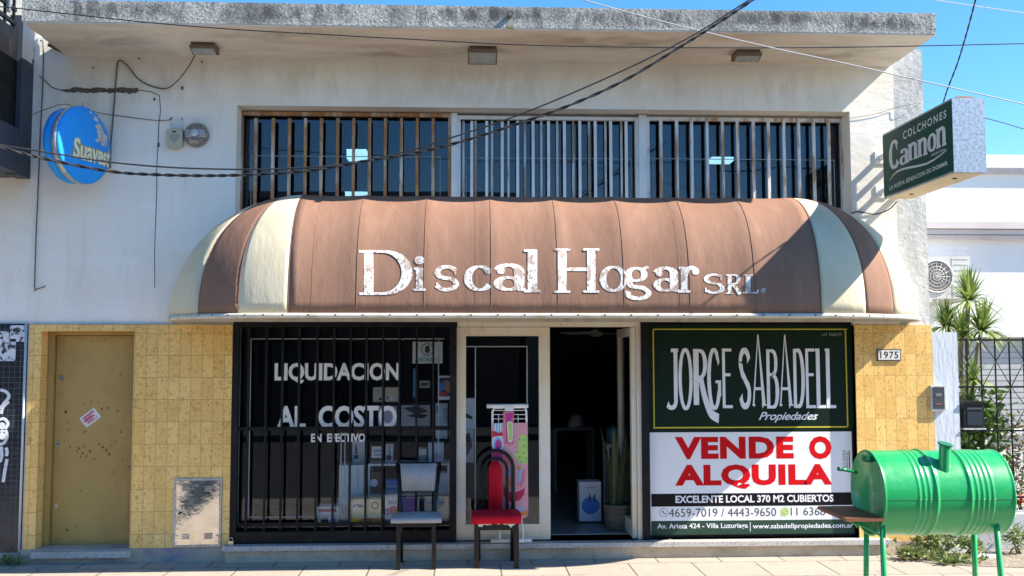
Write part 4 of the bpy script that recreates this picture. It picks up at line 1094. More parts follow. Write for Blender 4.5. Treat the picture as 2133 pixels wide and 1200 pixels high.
mb = MB(); mb.lathe([(0.112, -0.001), (0.118, -0.03), (0.105, -0.06), (0.08, -0.085), (0.045, -0.1), (0.0, -0.104)], (0, 0, 0), 40, 'y'); mb.build('dome', M['siren_metal'], si, local=True)
mb = MB()
for k in range(4):
    z = -0.028 + k * 0.019
    w_ = math.sqrt(max(0.0, .09 ** 2 - z * z))
    mb.box(-w_, -0.028, -0.1, -0.06 - (.09 - abs(w_)) * .0, z - .003, z + .003); mb.box(0.028, w_, -0.1, -0.06, z - .003, z + .003)
mb.build('louvre', M['siren_pale'], si, local=True)
mb = MB(); mb.lathe([(0.036, -0.094), (0.035, -0.106), (0.0, -0.107)], (0, 0, 0.005), 24, 'y'); mb.build('centre_cap', M['siren_pale'], si, local=True)

# ================================================================== cables
M['cable_black'] = surf('black_cable', (0.018, 0.018, 0.02), 0.6)
M['cable_grey'] = surf('grey_cable', (0.45, 0.46, 0.47), 0.6)
M['wire_brown'] = surf('brown_wire', (0.13, 0.11, 0.10), 0.7)
def cable(name, lab, pts, Y, r, mat, twist=0, group=None):
    P = [at(x, y, yy) for x, y, yy in spline([(q[0], q[1], q[2] if len(q) > 2 else Y) for q in pts])]
    b_ = MB()
    if twist:
        fine = []
        for i in range(len(P) - 1):
            n = max(2, int((P[i + 1] - P[i]).length / 0.02))
            fine += [P[i].lerp(P[i + 1], k / n) for k in range(n)]
        fine.append(P[-1])
        for s in range(2):
            b_.tube([q + Vector((0, math.cos(i * twist + s * math.pi) * r * .75, math.sin(i * twist + s * math.pi) * r * .75)) for i, q in enumerate(fine)], r * .8, 5)
    else: b_.tube(P, r, 6)
    o = b_.build(name, mat)
    tag(o, lab, 'cable', group); return o
OV = 'overhead cables across the street front'
cable('overhead_cable', 'thin black cable sagging across the front, upper of the crossing pair', [(-260, 262, -3.4), (0, 302, -3.2), (120, 321, -3.1), (230, 338), (360, 349), (500, 353), (600, 351), (700, 344), (820, 322), (940, 287), (1100, 232), (1300, 146), (1450, 70), (1580, -12), (1800, -140, -3.0)], -3.0, 0.0055, M['cable_black'], 0, OV)
cable('overhead_cable', 'thick twisted black cable sagging across the front, lower of the crossing pair', [(-260, 230, -3.5), (0, 306, -3.3), (100, 332, -3.2), (230, 357), (330, 364), (430, 366), (520, 364), (640, 356), (760, 336), (860, 320), (950, 298), (1060, 264), (1180, 222), (1300, 168), (1420, 96), (1500, 46), (1590, -14), (1800, -150, -3.1)], -3.1, 0.0075, M['cable_black'], 0.55, OV)
cable('overhead_cable', 'thin dark cable running level along the canopy edge', [(-200, 0), (0, 14), (300, 46), (500, 62), (640, 70), (860, 82), (1100, 94), (1400, 99), (1700, 99), (1950, 95), (2133, 91), (2500, 86)], -2.0, 0.0045, M['cable_black'], 0, OV)
cable('overhead_cable', 'pale grey cable slanting down to the right over the canopy', [(1150, -22), (1230, 4), (1400, 50), (1600, 98), (1750, 130), (1900, 164), (2133, 217), (2500, 300)], -2.4, 0.0045, M['cable_grey'], 0, OV)
cable('overhead_cable', 'twisted blue black cable coming down to the green box sign', [(2050, -60, -3.2), (2032, 0, -2.9), (2016, 60, -2.5), (1995, 130, -1.9), (1975, 182, -1.5), (1965, 212, -1.25)], -2, 0.006, M['cable_black'], 0.5, OV)
cable('overhead_cable', 'faint pale wire high in the sky at the right edge', [(1850, -14), (1960, 2), (2133, 27), (2400, 60)], 3.0, 0.006, M['cable_grey'], 0, OV)
cable('overhead_cable', 'thin dark wire leaving the back of the green box sign', [(2030, 240), (2090, 256), (2133, 269), (2400, 350)], 1.0, 0.005, M['cable_black'], 0, OV)
cable('wall_wire', 'thin grey wire from the right window corner to the pier edge', [(1772, 246), (1830, 236), (1860, 226), (1915, 214), (1960, 206, 0.4)], -0.012, 0.0025, M['wire_brown'])
cable('wall_wire', 'loose brown wire from the left floodlight to the round sign', [(408, 112, -0.38), (392, 140, -0.2), (370, 168, -0.08), (347, 184, -0.02), (318, 180, -0.015), (290, 166), (268, 140), (255, 128), (247, 127), (244, 140), (240, 190), (236, 240), (231, 300), (228, 318), (222, 336, -0.02)], -0.012, 0.0065, M['wire_brown'])
cable('wall_wire', 'black vertical wire hanging down the left edge of the wall', [(84, 85), (90, 94), (89, 180), (84, 280), (79, 400), (75, 500), (72, 590), (73, 602)], -0.016, 0.006, M['wire_brown'])
cable('wall_wire', 'short rusty rod at the lower end of the vertical wire', [(71, 606), (80, 601), (91, 598), (94, 595)], -0.03, 0.006, M['wire_brown'])
cable('wall_wire', 'fine wire from the neighbouring wall to the alarm sounder', [(60, 242, -0.05), (100, 226, -0.1), (134, 217, -0.2), (165, 226, -0.1), (225, 238), (300, 248), (335, 251), (357, 249)], -0.014, 0.0035, M['wire_brown'])
cable('wall_wire', 'black wire drooping from the green box sign to the awning', [(1868, 420, -0.2), (1852, 436, -0.1), (1825, 446), (1800, 443), (1785, 441), (1768, 447)], -0.014, 0.006, M['cable_black'])

# ================================================================== small things on the front
M['plate'] = surf('white_enamel', (0.72, 0.72, 0.70), 0.3)
M['steel_door'] = surf('dented_stainless_door', (0.70, 0.66, 0.61), 0.11, 1.0, layers=[((0.55, 0.50, 0.45), 5, (1, 1, 1), 0.45, 0.65, 0.7), ((0.16, 0.12, 0.09), 26, (1, 1, 1), 0.70, 0.75, 0.8)], bump=(1.5, 0.4, 0.06), rough_var=0.1)
x0, x1, z0, z1 = rect(1827, 727, 1877, 752, -0.03)
hn = thing('house_number_plate', 'white enamel house number plate with dark frame on the ochre tiles', 'number plate', ((x0 + x1) / 2, -0.018, z0))
mb = MB(); mb.box(x0, x1, -0.03, -0.017, z0, z1); mb.bevel(0.003); mb.build('frame', M['wire_brown'], hn)
mb = MB(); mb.box(x0 + .012, x1 - .012, -0.033, -0.0305, z0 + .012, z1 - .012); mb.build('plate', M['plate'], hn)
mb = MB(); put_text(mb, '1975', lambda u, v: (x0 + .03 + (x1 - x0 - .06) * u, -0.0337, z0 + .024 + (z1 - z0 - .048) * v), bold=.015, spacing=1.15); mb.build('lettering', M['black_iron'], hn)
# gas meter cabinet
x0, x1, z0, z1 = rect(362, 997, 461, 1139, -0.03)
mc = thing('meter_cabinet', 'dented stainless steel meter cabinet door set in the tiles beside the shop window', 'cabinet', ((x0 + x1) / 2, -0.016, z0))
mb = MB()
for q in ((x0, x0 + .018, z0, z1), (x1 - .018, x1, z0, z1), (x0 + .018, x1 - .018, z1 - .018, z1), (x0 + .018, x1 - .018, z0, z0 + .018)): mb.box(q[0], q[1], -0.034, -0.012, q[2], q[3])
mb.bevel(0.003); mb.build('frame', M['galvanised'], mc)
mb = MB(); nx, nz = 16, 22
random.seed(5)
g2 = [[mb.bm.verts.new((x0 + .02 + (x1 - x0 - .04) * i / nx, -0.036 - 0.010 * math.sin(i / nx * 3.1) * math.sin(j / nz * 3.1) - 0.007 * math.sin(i * .33 - j * .21 + 1.0) - random.uniform(0, .0012), z0 + .02 + (z1 - z0 - .04) * j / nz)) for j in range(nz + 1)] for i in range(nx + 1)]
for i in range(nx):
    for j in range(nz): mb.bm.faces.new((g2[i][j], g2[i + 1][j], g2[i + 1][j + 1], g2[i][j + 1])).smooth = True
pd = mb.build('door_panel', M['steel_door'], mc)
for lx, ly in ((388, 1019), (435, 1019), (386, 1119), (433, 1119)):
    p = at(lx, ly, -0.05); mb = MB()
    for k in range(3): mb.box(p.x - .035, p.x + .035, -0.062, -0.045, p.z - .018 + k * .018, p.z - .010 + k * .018)
    mb.build('vent', M['steel'], mc)
p = at(373, 1069, -0.05); mb = MB(); mb.tube([(p.x, -.064, p.z), (p.x, -.04, p.z)], .008, 10); mb.build('lock', M['black_iron'], mc)
# flyer on the side door and a folded paper on its step
M['paper'] = surf('white_paper', (0.72, 0.68, 0.68), 0.7)
M['pink_ink'] = surf('red_flyer_ink', (0.55, 0.12, 0.16), 0.7)
pc = at(188, 870, 0.186)
fl = thing('flyer', 'tilted white and red paper flyer stuck on the ochre door', 'flyer', pc)
mt = Matrix.Rotation(math.radians(-38), 4, 'Y')
W2, H2 = 0.085, 0.056
mb = MB(); mb.box(-W2, W2, -0.001, 0.001, -H2, H2); mb.xform(mt); mb.build('sheet', M['paper'], fl, local=True)
mb = MB(); random.seed(2)
for k, (z, hh, a, c) in enumerate(((.032, .009, -.06, .065), (.010, .007, -.065, .03), (-.004, .007, -.065, .05), (-.022, .005, -.05, .02), (-.034, .004, -.05, .06))):
    mb.box(a, c, -0.0022, -0.0012, z - hh, z + hh)
mb.xform(mt); mb.build('print', M['pink_ink'], fl, local=True)
pc = at(170, 1146, 0.1)
mb = MB(); mb.box(pc.x - .10, pc.x + .10, 0.03, 0.12, STEP_Z + 0.001, STEP_Z + 0.008); mb.xform(Matrix.Translation(Vector((pc.x, .08, 0))) @ Matrix.Rotation(.2, 4, 'Z') @ Matrix.Translation(Vector((-pc.x, -.08, 0))))
tag(mb.build('folded_paper', M['paper']), 'folded white paper lying on the step of the ochre door', 'paper')
# padlock
M['brass'] = surf('brass', (0.70, 0.60, 0.36), 0.35, 0.6)
p = at(481, 1128, -0.05)
pk = thing('padlock', 'brass padlock at the lower left corner of the black grille', 'padlock', (p.x, -0.05, p.z - .02))
mb = MB(); mb.box(-.024, .024, -.012, .012, -.025, .025); mb.bevel(.004); mb.build('body', M['brass'], pk, local=True)
mb = MB(); mb.tube([(-.015, 0, .024), (-.015, 0, .042)] + [(.015 * -math.cos(a), 0, .042 + .012 * math.sin(a)) for a in (0.6, 1.2, 1.9, 2.5)] + [(.015, 0, .042), (.015, 0, .024)], .004, 6); mb.build('shackle', M['steel'], pk, local=True)
# ================================================================== chairs
M['chair_black'] = surf('black_chair_tube', (0.007, 0.007, 0.007), 0.38, layers=[((0.03, 0.027, 0.024), 25, (1, 1, .4), 0.64, 0.74, 0.7)], spec=0.35)
M['grey_vinyl'] = surf('grey_vinyl', (0.30, 0.305, 0.315), 0.55, layers=[((0.38, 0.385, 0.395), 7, (1, 1, 1), 0.42, 0.62, 0.7), ((0.28, 0.28, 0.29), 20, (1, 1, 1), 0.58, 0.72, 0.6)], bump=(90, 0.15, 0.003))
M['red_cloth'] = surf('red_upholstery', (0.52, 0.006, 0.02), 0.85, layers=[((0.42, 0.006, 0.018), 6, (1, 1, 1), 0.42, 0.7, 0.8), ((0.55, 0.10, 0.12), 30, (1, 1, 1), 0.66, 0.76, 0.4)], bump=(140, 0.2, 0.002), spec=0.2)
M['torn_lining'] = surf('torn_lining', (0.62, 0.60, 0.58), 0.9)
def cushion(x0, x1, y0, y1, z0, z1, bev=0.02, puff=0.012, seg=3):
    b_ = MB(); nx, ny = 10, 8
    def hgt(i, j): return puff * (1 - (2 * i / nx - 1) ** 4) * (1 - (2 * j / ny - 1) ** 4)
    b_.box(x0, x1, y0, y1, z0, z1); b_.bevel(bev, seg)
    bmesh.ops.subdivide_edges(b_.bm, edges=[e for e in b_.bm.edges if e.calc_length() > 0.12], cuts=4, use_grid_fill=True)
    for v in b_.bm.verts:
        u = (v.co.x - (x0 + x1) / 2) / ((x1 - x0) / 2); w = (v.co.y - (y0 + y1) / 2) / ((y1 - y0) / 2)
        if v.co.z > (z0 + z1) / 2: v.co.z += puff * max(0, 1 - u * u) * max(0, 1 - w * w)
    for f in b_.bm.faces: f.smooth = True
    return b_
gc = thing('kitchen_chair', 'grey vinyl kitchen chair with square black legs in front of the shop window', 'chair', (-0.4375, -0.27, 0.0))
for sx_ in (-1, 1):
    b = MB(); b.box(sx_ * .157 - .018, sx_ * .157 + .018, -.218, -.182, 0.0, .41); b.bevel(.005, 2); b.build('leg', M['chair_black'], gc, local=True)
    b = MB()
    pts = [(sx_ * .152, .120, 0.0), (sx_ * .150, .112, .40), (sx_ * .152, .120, .46), (sx_ * .198, .172, .905)]
    b.tube(pts, .017, 8, ry=.017); b.build('leg', M['chair_black'], gc, local=True)['label'] = 'rear leg running up into the back post'
b = MB(); b.box(-.18, .18, -.215, -.19, .375, .41); b.box(-.165, .165, .10, .12, .375, .41); b.box(-.18, -.155, -.19, .11, .38, .405); b.box(.155, .18, -.19, .11, .38, .405); b.build('seat_frame', M['chair_black'], gc, local=True)
b = cushion(-.225, .225, -.235, .15, .412, .455, .018, .02)
for v in b.bm.verts:
    if v.co.y > 0: v.co.x *= 1 - 0.18 * v.co.y / .15
b.build('seat', M['grey_vinyl'], gc, local=True)
b = MB(); b.box(-.168, .168, -.022, .022, -.125, .125)
for v in b.bm.verts:
    if v.co.z < 0: v.co.x *= .88
b.bevel(.014, 3); b.xform(Matrix.Translation((0, .158, .768)) @ Matrix.Rotation(math.radians(-6.5), 4, 'X')); 
for f in b.bm.faces: f.smooth = True
b.build('backrest', M['grey_vinyl'], gc, local=True)
b = MB()
for z in (.60, .64): b.tube([(-.166, .136 + (z - .6) * .11, z), (.166, .136 + (z - .6) * .11, z)], .006, 6)
b.build('back_rail', M['chair_black'], gc, local=True)
b = MB(); b.tube([(-.195, .170, .897), (.195, .170, .897)], .012, 8); b.build('top_rail', M['chair_black'], gc, local=True)

rc = thing('red_chair', 'red upholstered chair with black arched tube back standing before the glazed door', 'chair', (0.279, -0.25, 0.0))
for sx_ in (-1, 1):
    b = MB(); b.box(sx_ * .178 - .023, sx_ * .178 + .023, -.212, -.178, 0.0, .40); b.bevel(.006, 2); b.build('leg', M['chair_black'], rc, local=True)
    b = MB(); b.tube([(sx_ * .158, .115, 0.0), (sx_ * .160, .105, .42), (sx_ * .163, .115, .50)], .020, 10); b.build('leg', M['chair_black'], rc, local=True)['label'] = 'rear leg'
b = MB(); b.box(-.175, .175, -.208, -.185, .335, .395); b.box(-.16, .16, .09, .11, .35, .395); b.box(-.185, -.16, -.185, .1, .35, .39); b.box(.16, .185, -.185, .1, .35, .39); b.bevel(.003, 1); b.build('seat_frame', M['chair_black'], rc, local=True)
b = cushion(-.222, .222, -.235, .14, .395, .47, .026, .012)
for v in b.bm.verts:
    if v.co.y > 0: v.co.x *= 1 - 0.12 * v.co.y / .14
b.build('seat', M['red_cloth'], rc, local=True)
b = MB(); random.seed(9)
for (xa2, xb2, d) in ((-.165, -.115, .045), (-.12, -.03, .018), (.06, .10, .02), (.10, .165, .042), (.0, .04, .012)):
    n = 7
    tp = [(xa2 + (xb2 - xa2) * i / n, .397) for i in range(n + 1)]
    bt = [(x + random.uniform(-.004, .004), .397 - d * math.sin(math.pi * (i + .7) / (n + 1.4)) * random.uniform(.5, 1)) for i, (x, z) in enumerate(tp)]
    b.prism(tp + bt[::-1], 'y', -.222, -.219)
b.build('torn_lining', M['torn_lining'], rc, local=True)
def hoop(w, top, y0, r, z0=.42):
    zc = top - w
    lean = lambda z: y0 + (z - .45) * .07
    pts = [(-w, lean(z0), z0), (-w, lean(.6), .6), (-w, lean(zc), zc)] + [(w * math.cos(a), lean(zc + w * math.sin(a)), zc + w * math.sin(a)) for a in [math.pi - math.pi * i / 20 for i in range(1, 20)]] + [(w, lean(zc), zc), (w, lean(.6), .6), (w, lean(z0), z0)]
    bb_ = MB(); bb_.tube(pts, r, 10); return bb_
hoop(.166, 1.010, .115, .018).build('back_hoop', M['chair_black'], rc, local=True)['label'] = 'outer back hoop'
hoop(.110, .938, .115, .013).build('back_hoop', M['chair_black'], rc, local=True)['label'] = 'inner back hoop'
b = MB()
pl = [(-.064, -.25)] + [(-.062, .10)] + arc(0, .13, .064, .095, 170, 10, 14) + [(.062, .10), (.064, -.25)]
b.prism(pl, 'y', -.022, .022); b.bevel(.012, 3)
for f in b.bm.faces: f.smooth = True
b.xform(Matrix.Translation((0, .125, .690)) @ Matrix.Rotation(math.radians(-4), 4, 'X')); b.build('backrest', M['red_cloth'], rc, local=True)

# ================================================================== barrel grill
M['green_paint'] = surf('glossy_green_paint', (0.014, 0.37, 0.10), 0.26, layers=[((0.014, 0.31, 0.085), 3, (1, 1, 1), 0.45, 0.7, 0.6), ((0.05, 0.30, 0.12), 16, (2, 1, 1), 0.6, 0.74, 0.5), ((0.02, 0.07, 0.03), 34, (1, 1, 1), 0.72, 0.75, 0.8)], coat=0.35, bump=(3.0, 0.22, 0.03), rough_var=0.18)
M['green_dark'] = surf('dark_green_paint', (0.004, 0.16, 0.06), 0.35)
M['shelf_wood'] = surf('reddish_wood', (0.23, 0.085, 0.04), 0.6, layers=[((0.13, 0.05, 0.025), 6, (1, 8, 8), 0.45, 0.65, 0.8), ((0.30, 0.13, 0.07), 14, (1, 6, 6), 0.55, 0.7, 0.5)])
BX0, BX1, BY, BZ, BR = 2.771, 3.660, -2.65, 0.952, 0.286
bg_ = thing('barrel_grill', 'glossy green oil drum barbecue on four thin legs with a wooden side shelf', 'grill', ((BX0 + BX1) / 2, BY, 0.0))
def bulge(x):
    u = (x - BX0) / (BX1 - BX0); r = 0
    for c, w, h in ((.40, .014, .011), (.66, .014, .011)): r += h * math.exp(-((u - c) / w) ** 2)
    for c in (.265, .305, .345, .71, .75, .79, .83): r += .0040 * math.exp(-((u - c) / .010) ** 2)
    return r
n = 260
prof_ = [(0.0, BX0 + 0.014), (BR - .012, BX0 + 0.014), (BR - .010, BX0), (BR + .004, BX0 - .002), (BR + .006, BX0 + .006), (BR, BX0 + .014)] + [(BR + bulge(BX0 + (BX1 - BX0) * i / n), BX0 + (BX1 - BX0) * i / n) for i in range(6, n - 5)] + [(BR, BX1 - .014), (BR + .006, BX1 - .006), (BR + .004, BX1 + .002), (BR - .010, BX1), (BR - .012, BX1 - 0.014), (0.0, BX1 - 0.014)]
b = MB()
b.lathe(prof_, (0, BY, BZ), 72, 'x'); bmesh.ops.remove_doubles(b.bm, verts=b.bm.verts[:], dist=1e-5)
drum = b.build('drum', M['green_paint'], bg_)
b = MB()
zs = BZ - 0.012; ys = BY - math.sqrt(BR ** 2 - .012 ** 2)
pts = [(BX0 + .02 + (BX1 - BX0 - .04) * i / 160, ys - bulge(BX0 + .02 + (BX1 - BX0 - .04) * i / 160) + .0005, zs) for i in range(161)]
b.tube(pts, .0022, 5); b.build('lid_seam', M['green_dark'], drum)
# chimney
p0 = Vector((3.215, BY - .20, BZ + .13)); p1 = Vector((3.232, BY - .20, BZ + .338))
b = MB(); b.tube([p0, p1], .038, 20, cap=False)
ch = b.build('chimney', M['green_paint'], bg_)
b = MB(); ax = Vector((.16, -.25, 1)).normalized(); cc = p1 + Vector((.003, .0, .012)); e1 = ax.orthogonal().normalized(); e2 = ax.cross(e1)
top = [cc + e1 * (.049 * math.cos(a)) + e2 * (.049 * math.sin(a)) for a in [2 * math.pi * k / 24 for k in range(24)]]
bot = [q - ax * .010 for q in top]
vt = [b.bm.verts.new(q) for q in top]; vb = [b.bm.verts.new(q) for q in bot]
b.bm.faces.new(vt); b.bm.faces.new(vb[::-1])
for k in range(24): b.bm.faces.new((vt[k], vb[k], vb[(k + 1) % 24], vt[(k + 1) % 24]))
b.build('chimney_cap', M['green_dark'], ch)
for (xa2, ya2, xb2, yb2) in ((2.785, -2.85, 2.772, -2.89), (2.836, -2.47, 2.83, -2.42), (3.565, -2.85, 3.585, -2.89), (3.61, -2.47, 3.63, -2.42)):
    zt = BZ - math.sqrt(max(0.0, BR ** 2 - (ya2 - BY) ** 2)) + .05
    b = MB(); b.tube([(xa2, ya2, zt), (xb2, yb2, 0.0)], .019, 10); b.build('leg', M['green_paint'], bg_)
# handle, hinge and latch on the left end
b = MB(); b.tube([at(1784, 984, -2.72), at(1762, 979, -2.78), at(1748, 977, -2.80)], .011, 8); b.tube([at(1751, 977.4, -2.797), at(1746, 976.6, -2.803)], .014, 8); b.build('handle', M['green_dark'], bg_)
q = at(1797, 957, -2.72); b = MB(); b.box(BX0 - .045, BX0 + .012, q.y - .035, q.y + .035, q.z - .016, q.z + .030); b.bevel(.006); b.tube([(BX0 - .03, q.y - .05, q.z), (BX0 - .03, q.y + .05, q.z)], .014, 8); b.build('hinge', M['green_dark'], bg_)
b = MB(); b.box(2.516, 2.771, -2.915, -2.385, .798, .821); b.bevel(.003); sh = b.build('side_shelf', M['shelf_wood'], bg_)
for yy in (-2.86, -2.46):
    b = MB(); b.tube([(2.56, yy, .797), (2.68, yy, .745), (2.762, yy, .700), (2.772, yy, .68)], .008, 6); b.build('shelf_bracket', M['green_paint'], bg_)
# ================================================================== ironing board against the door
M['board_pink'] = surf('pink_board_cover', (0.75, 0.36, 0.39), 0.8)
cols = {'red': (0.60, 0.03, 0.07), 'lime': (0.48, 0.66, 0.16), 'magenta': (0.55, 0.05, 0.28), 'blue': (0.25, 0.50, 0.72), 'white': (0.78, 0.77, 0.76), 'orange': (0.72, 0.25, 0.05), 'teal': (0.10, 0.30, 0.34), 'rose': (0.78, 0.20, 0.24)}
for k_, v_ in cols.items(): M['print_' + k_] = surf(k_ + '_cloth_print', v_, 0.8)
ib = thing('ironing_board', 'folded ironing board with colourful pink fruit cover leaning on the glazed door', 'ironing board', (0.40, -0.06, 0.152))
TL = math.radians(4.0)
YI = -0.035
def ipt(px, py, off):
    p = at(px, py, YI); return (p.x, YI - off + (p.z - .9) * math.tan(TL), p.z)
def ipoly(mb, pts, off):
    try: mb.bm.faces.new([mb.bm.verts.new(ipt(x, y, off)) for x, y in pts])
    except ValueError: pass
def zi(x, y): return 1000 + x * .2252, 830 + y * .2252
def solid(mb, pts, o0, o1):
    A = [mb.bm.verts.new(ipt(x, y, o0)) for x, y in pts]; B = [mb.bm.verts.new(ipt(x, y, o1)) for x, y in pts]
    mb.bm.faces.new(A); mb.bm.faces.new(B[::-1])
    for i in range(len(pts)): mb.bm.faces.new((A[i], B[i], B[(i + 1) % len(pts)], A[(i + 1) % len(pts)]))
outline = [zi(108, 230), zi(440, 226), zi(442, 1060), zi(425, 1085), zi(385, 1105), zi(150, 1105), zi(118, 1085), zi(108, 1050)]
b = MB(); solid(b, outline, 0.0, 0.03); b.bevel(.006, 2); bd = b.build('board', M['board_pink'], ib)
b = MB(); pts = [ipt(*zi(x, y), .012) for x, y in ((115, 300), (115, 120), (135, 88), (410, 82), (428, 110), (432, 300))]; b.tube(pts, .010, 8)
for y in (112, 150, 190): b.tube([ipt(*zi(118, y), .012), ipt(*zi(428, y), .012)], .004, 6)
for x in (172, 352): b.tube([ipt(*zi(x, 150), .012), ipt(*zi(x, 226), .012)], .004, 6)
b.build('frame', M['white_bar'], ib)
b = MB(); b.tube([ipt(*zi(62, 73), .016), ipt(*zi(446, 70), .016)], .020, 10); b.build('foot_bar', M['white_bar'], ib)
q0, q1 = at(1022, 1126, -.09), at(1108, 1126, -.09)
b = MB(); b.tube([(q0.x, -.085, .172), (q1.x, -.085, .172)], .019, 10); b.tube([(q0.x + .08, -.085, .172), (q0.x + .10, -.03, .42)], .010, 8); b.tube([(q1.x - .08, -.085, .172), (q1.x - .10, -.03, .42)], .010, 8); b.build('foot_bar', M['white_bar'], ib)
def prints(name, items, mat):
    mb = MB()
    for k, it in enumerate(items): ipoly(mb, [zi(x, y) for x, y in it], .0312 + .0003 * (k % 3))
    mb.build(name, mat, bd)
E = lambda cx, cy, rx, ry, n=20: arc(cx, cy, rx, ry, 0, 360, n)[:-1]
prints('cactus_print', [[(355, 380), (365, 345), (395, 332), (428, 345), (438, 385), (438, 598), (352, 598), (350, 560), (322, 555), (312, 520), (335, 490), (352, 480)]], M['print_lime'])
def prints2(name, items, mat, off):
    mb = MB()
    for it in items: ipoly(mb, [zi(x, y) for x, y in it], off)
    mb.build(name, mat, bd)
prints2('dot_print', [E(x, y, 8, 9, 8) for x, y in ((365, 375), (412, 380), (405, 440), (345, 495), (400, 500), (365, 540), (420, 555), (378, 585))], M['print_teal'], .0322)
prints2('rainbow_print', [E(165, 410, 54, 78)], M['print_white'], .0312)
prints2('rainbow_print', [E(165, 415, 42, 62)], M['print_blue'], .0316)
prints2('rainbow_print', [E(168, 425, 30, 46), [(112, 470), (200, 478), (215, 545), (150, 590), (112, 540)]], M['print_magenta'], .0320)
prints2('fruit_print', [[(112, 300), (212, 318), (210, 345), (150, 350), (112, 360)], [(150, 30 + 300), (190, 322), (170, 300)]], M['print_red'], .0314)
prints2('cup_print', [[(120, 232), (212, 225), (205, 290), (170, 320), (135, 300)]], M['print_blue'], .0316)
prints2('stripe_print', [[(138 + 24 * k, 232), (148 + 24 * k, 231), (146 + 24 * k, 305 - abs(k - 1) * 10), (138 + 24 * k, 305 - abs(k - 1) * 10)] for k in range(3)], M['print_white'], .0320)
prints2('watermelon_print', [[(214, 770), (245, 850), (300, 870), (360, 850), (412, 822), (405, 880), (370, 930), (300, 955), (240, 930), (214, 880)]], M['print_red'], .0314)
prints2('striped_print', [[(345, 780), (385, 650), (418, 660), (405, 760), (370, 830)], [(214, 560), (245, 520), (270, 590), (255, 640)]], M['print_rose'], .0316)
prints2('blue_print', [[(340, 760), (372, 640), (395, 650), (362, 790)], [(275, 640), (300, 620), (300, 700), (278, 715)], [(345, 1010), (385, 990), (400, 1030), (350, 1050)]], M['print_blue'], .0318)
prints2('flower_print', [E(360, 640, 16, 22, 10), E(290, 770, 22, 40, 10), E(375, 1055, 34, 22, 10), E(420, 1050, 16, 26, 8)], M['print_orange'], .0319)
mb = MB(); solid(mb, [zi(214, 122), zi(312, 120), zi(312, 410), zi(300, 432), zi(216, 420)], .0325, .0345); ls = mb.build('paper_sleeve', M['print_rose'], ib)
mb = MB()
for it in ([(235, 140), (305, 130), (302, 180), (240, 240)],): ipoly(mb, [zi(x, y) for x, y in it], .0350)
for it in ([(240, 240), (255, 205), (300, 205), (308, 410), (240, 405)],): ipoly(mb, [zi(x, y) for x, y in it], .0350)
mb.build('print', M['print_magenta'], ls)
mb = MB()
for it in ([(248, 225), (262, 212), (292, 214), (306, 240), (303, 380), (296, 405), (258, 400)],): ipoly(mb, [zi(x, y) for x, y in it], .0354)
mb.build('print', M['print_white'], ls)
mb = MB()
for it in ([(258, 232), (270, 220), (288, 222), (299, 245), (296, 372), (288, 390), (264, 385)],): ipoly(mb, [zi(x, y) for x, y in it], .0358)
mb.build('print', M['print_lime'], ls)
mb = MB(); solid(mb, [zi(228, 80), zi(312, 78), zi(312, 116), zi(228, 118)], .037, .039); tg_ = mb.build('price_tag', M['print_white'], ib)

# ================================================================== inside the doorway
M['terracotta'] = surf('woven_plant_pot', (0.27, 0.21, 0.14), 0.8, layers=[((0.16, 0.12, 0.08), 40, (.3, .3, 3), 0.45, 0.6, 0.9)])
M['soil'] = surf('potting_soil', (0.05, 0.04, 0.03), 0.95)
def leaf_mat(name, c, c2, rough=0.5):
    m, nt, b_ = new_mat(name)
    oi = nt.nodes.new('ShaderNodeNewGeometry')
    col = mix(nt, oi.outputs['Random Per Island'], c, c2)
    nt.links.new(col, b_.inputs['Base Color'])
    b_.inputs['Roughness'].default_value = rough
    b_.inputs['Transmission Weight'].default_value = 0.0
    tr = nt.nodes.new('ShaderNodeBsdfTranslucent'); nt.links.new(col, tr.inputs[0])
    ms = nt.nodes.new('ShaderNodeMixShader'); ms.inputs[0].default_value = 0.25
    nt.links.new(b_.outputs[0], ms.inputs[1]); nt.links.new(tr.outputs[0], ms.inputs[2])
    nt.links.new(ms.outputs[0], nt.nodes['Material Output'].inputs['Surface'])
    return m
M['snake_leaf'] = leaf_mat('snake_plant_leaf', (0.03, 0.055, 0.02), (0.12, 0.145, 0.06))
pc = at(1285, 1102, 0.62); 
pot = thing('potted_plant', 'snake plant in a woven pot just inside the open door', 'plant', (pc.x, 0.62, 0.152))
b = MB(); b.lathe([(0.0, 0.0), (.105, 0.0), (.118, .01), (.128, .12), (.130, .21), (.136, .215), (.136, .245), (.120, .245), (.116, .20), (0, .20)], (0, 0, 0), 36); b.build('pot', M['terracotta'], pot, local=True)
b = MB(); b.lathe([(0, .205), (.115, .205)], (0, 0, 0), 24); b.build('soil', M['soil'], pot, local=True)
random.seed(21)
for i in range(30):
    a = random.uniform(0, 6.28); r = random.uniform(.01, .085); h = random.uniform(.42, .86); le = random.uniform(-.05, .13)
    base = Vector((r * math.cos(a), r * math.sin(a), .20)); lean = Vector((le + math.cos(a) * .07, math.sin(a) * .06 - .02, 0))
    wd = Vector((math.cos(a + 1.4), math.sin(a + 1.4) * .5, 0)).normalized() * random.uniform(.010, .016)
    b = MB(); prev = None
    for k in range(8):
        t = k / 7; c_ = base + Vector((0, 0, h * t)) + lean * (t * t); ww_ = wd * (0.7 + .5 * math.sin(math.pi * min(1, t * 1.1)) if t < .85 else (1 - t) / .15 * .8 + .02)
        cur = (b.bm.verts.new(c_ - ww_), b.bm.verts.new(c_ + ww_ + Vector((0, .006, 0))))
        if prev: b.bm.faces.new((prev[0], prev[1], cur[1], cur[0]))
        prev = cur
    b.build('leaf', M['snake_leaf'], pot, local=True)

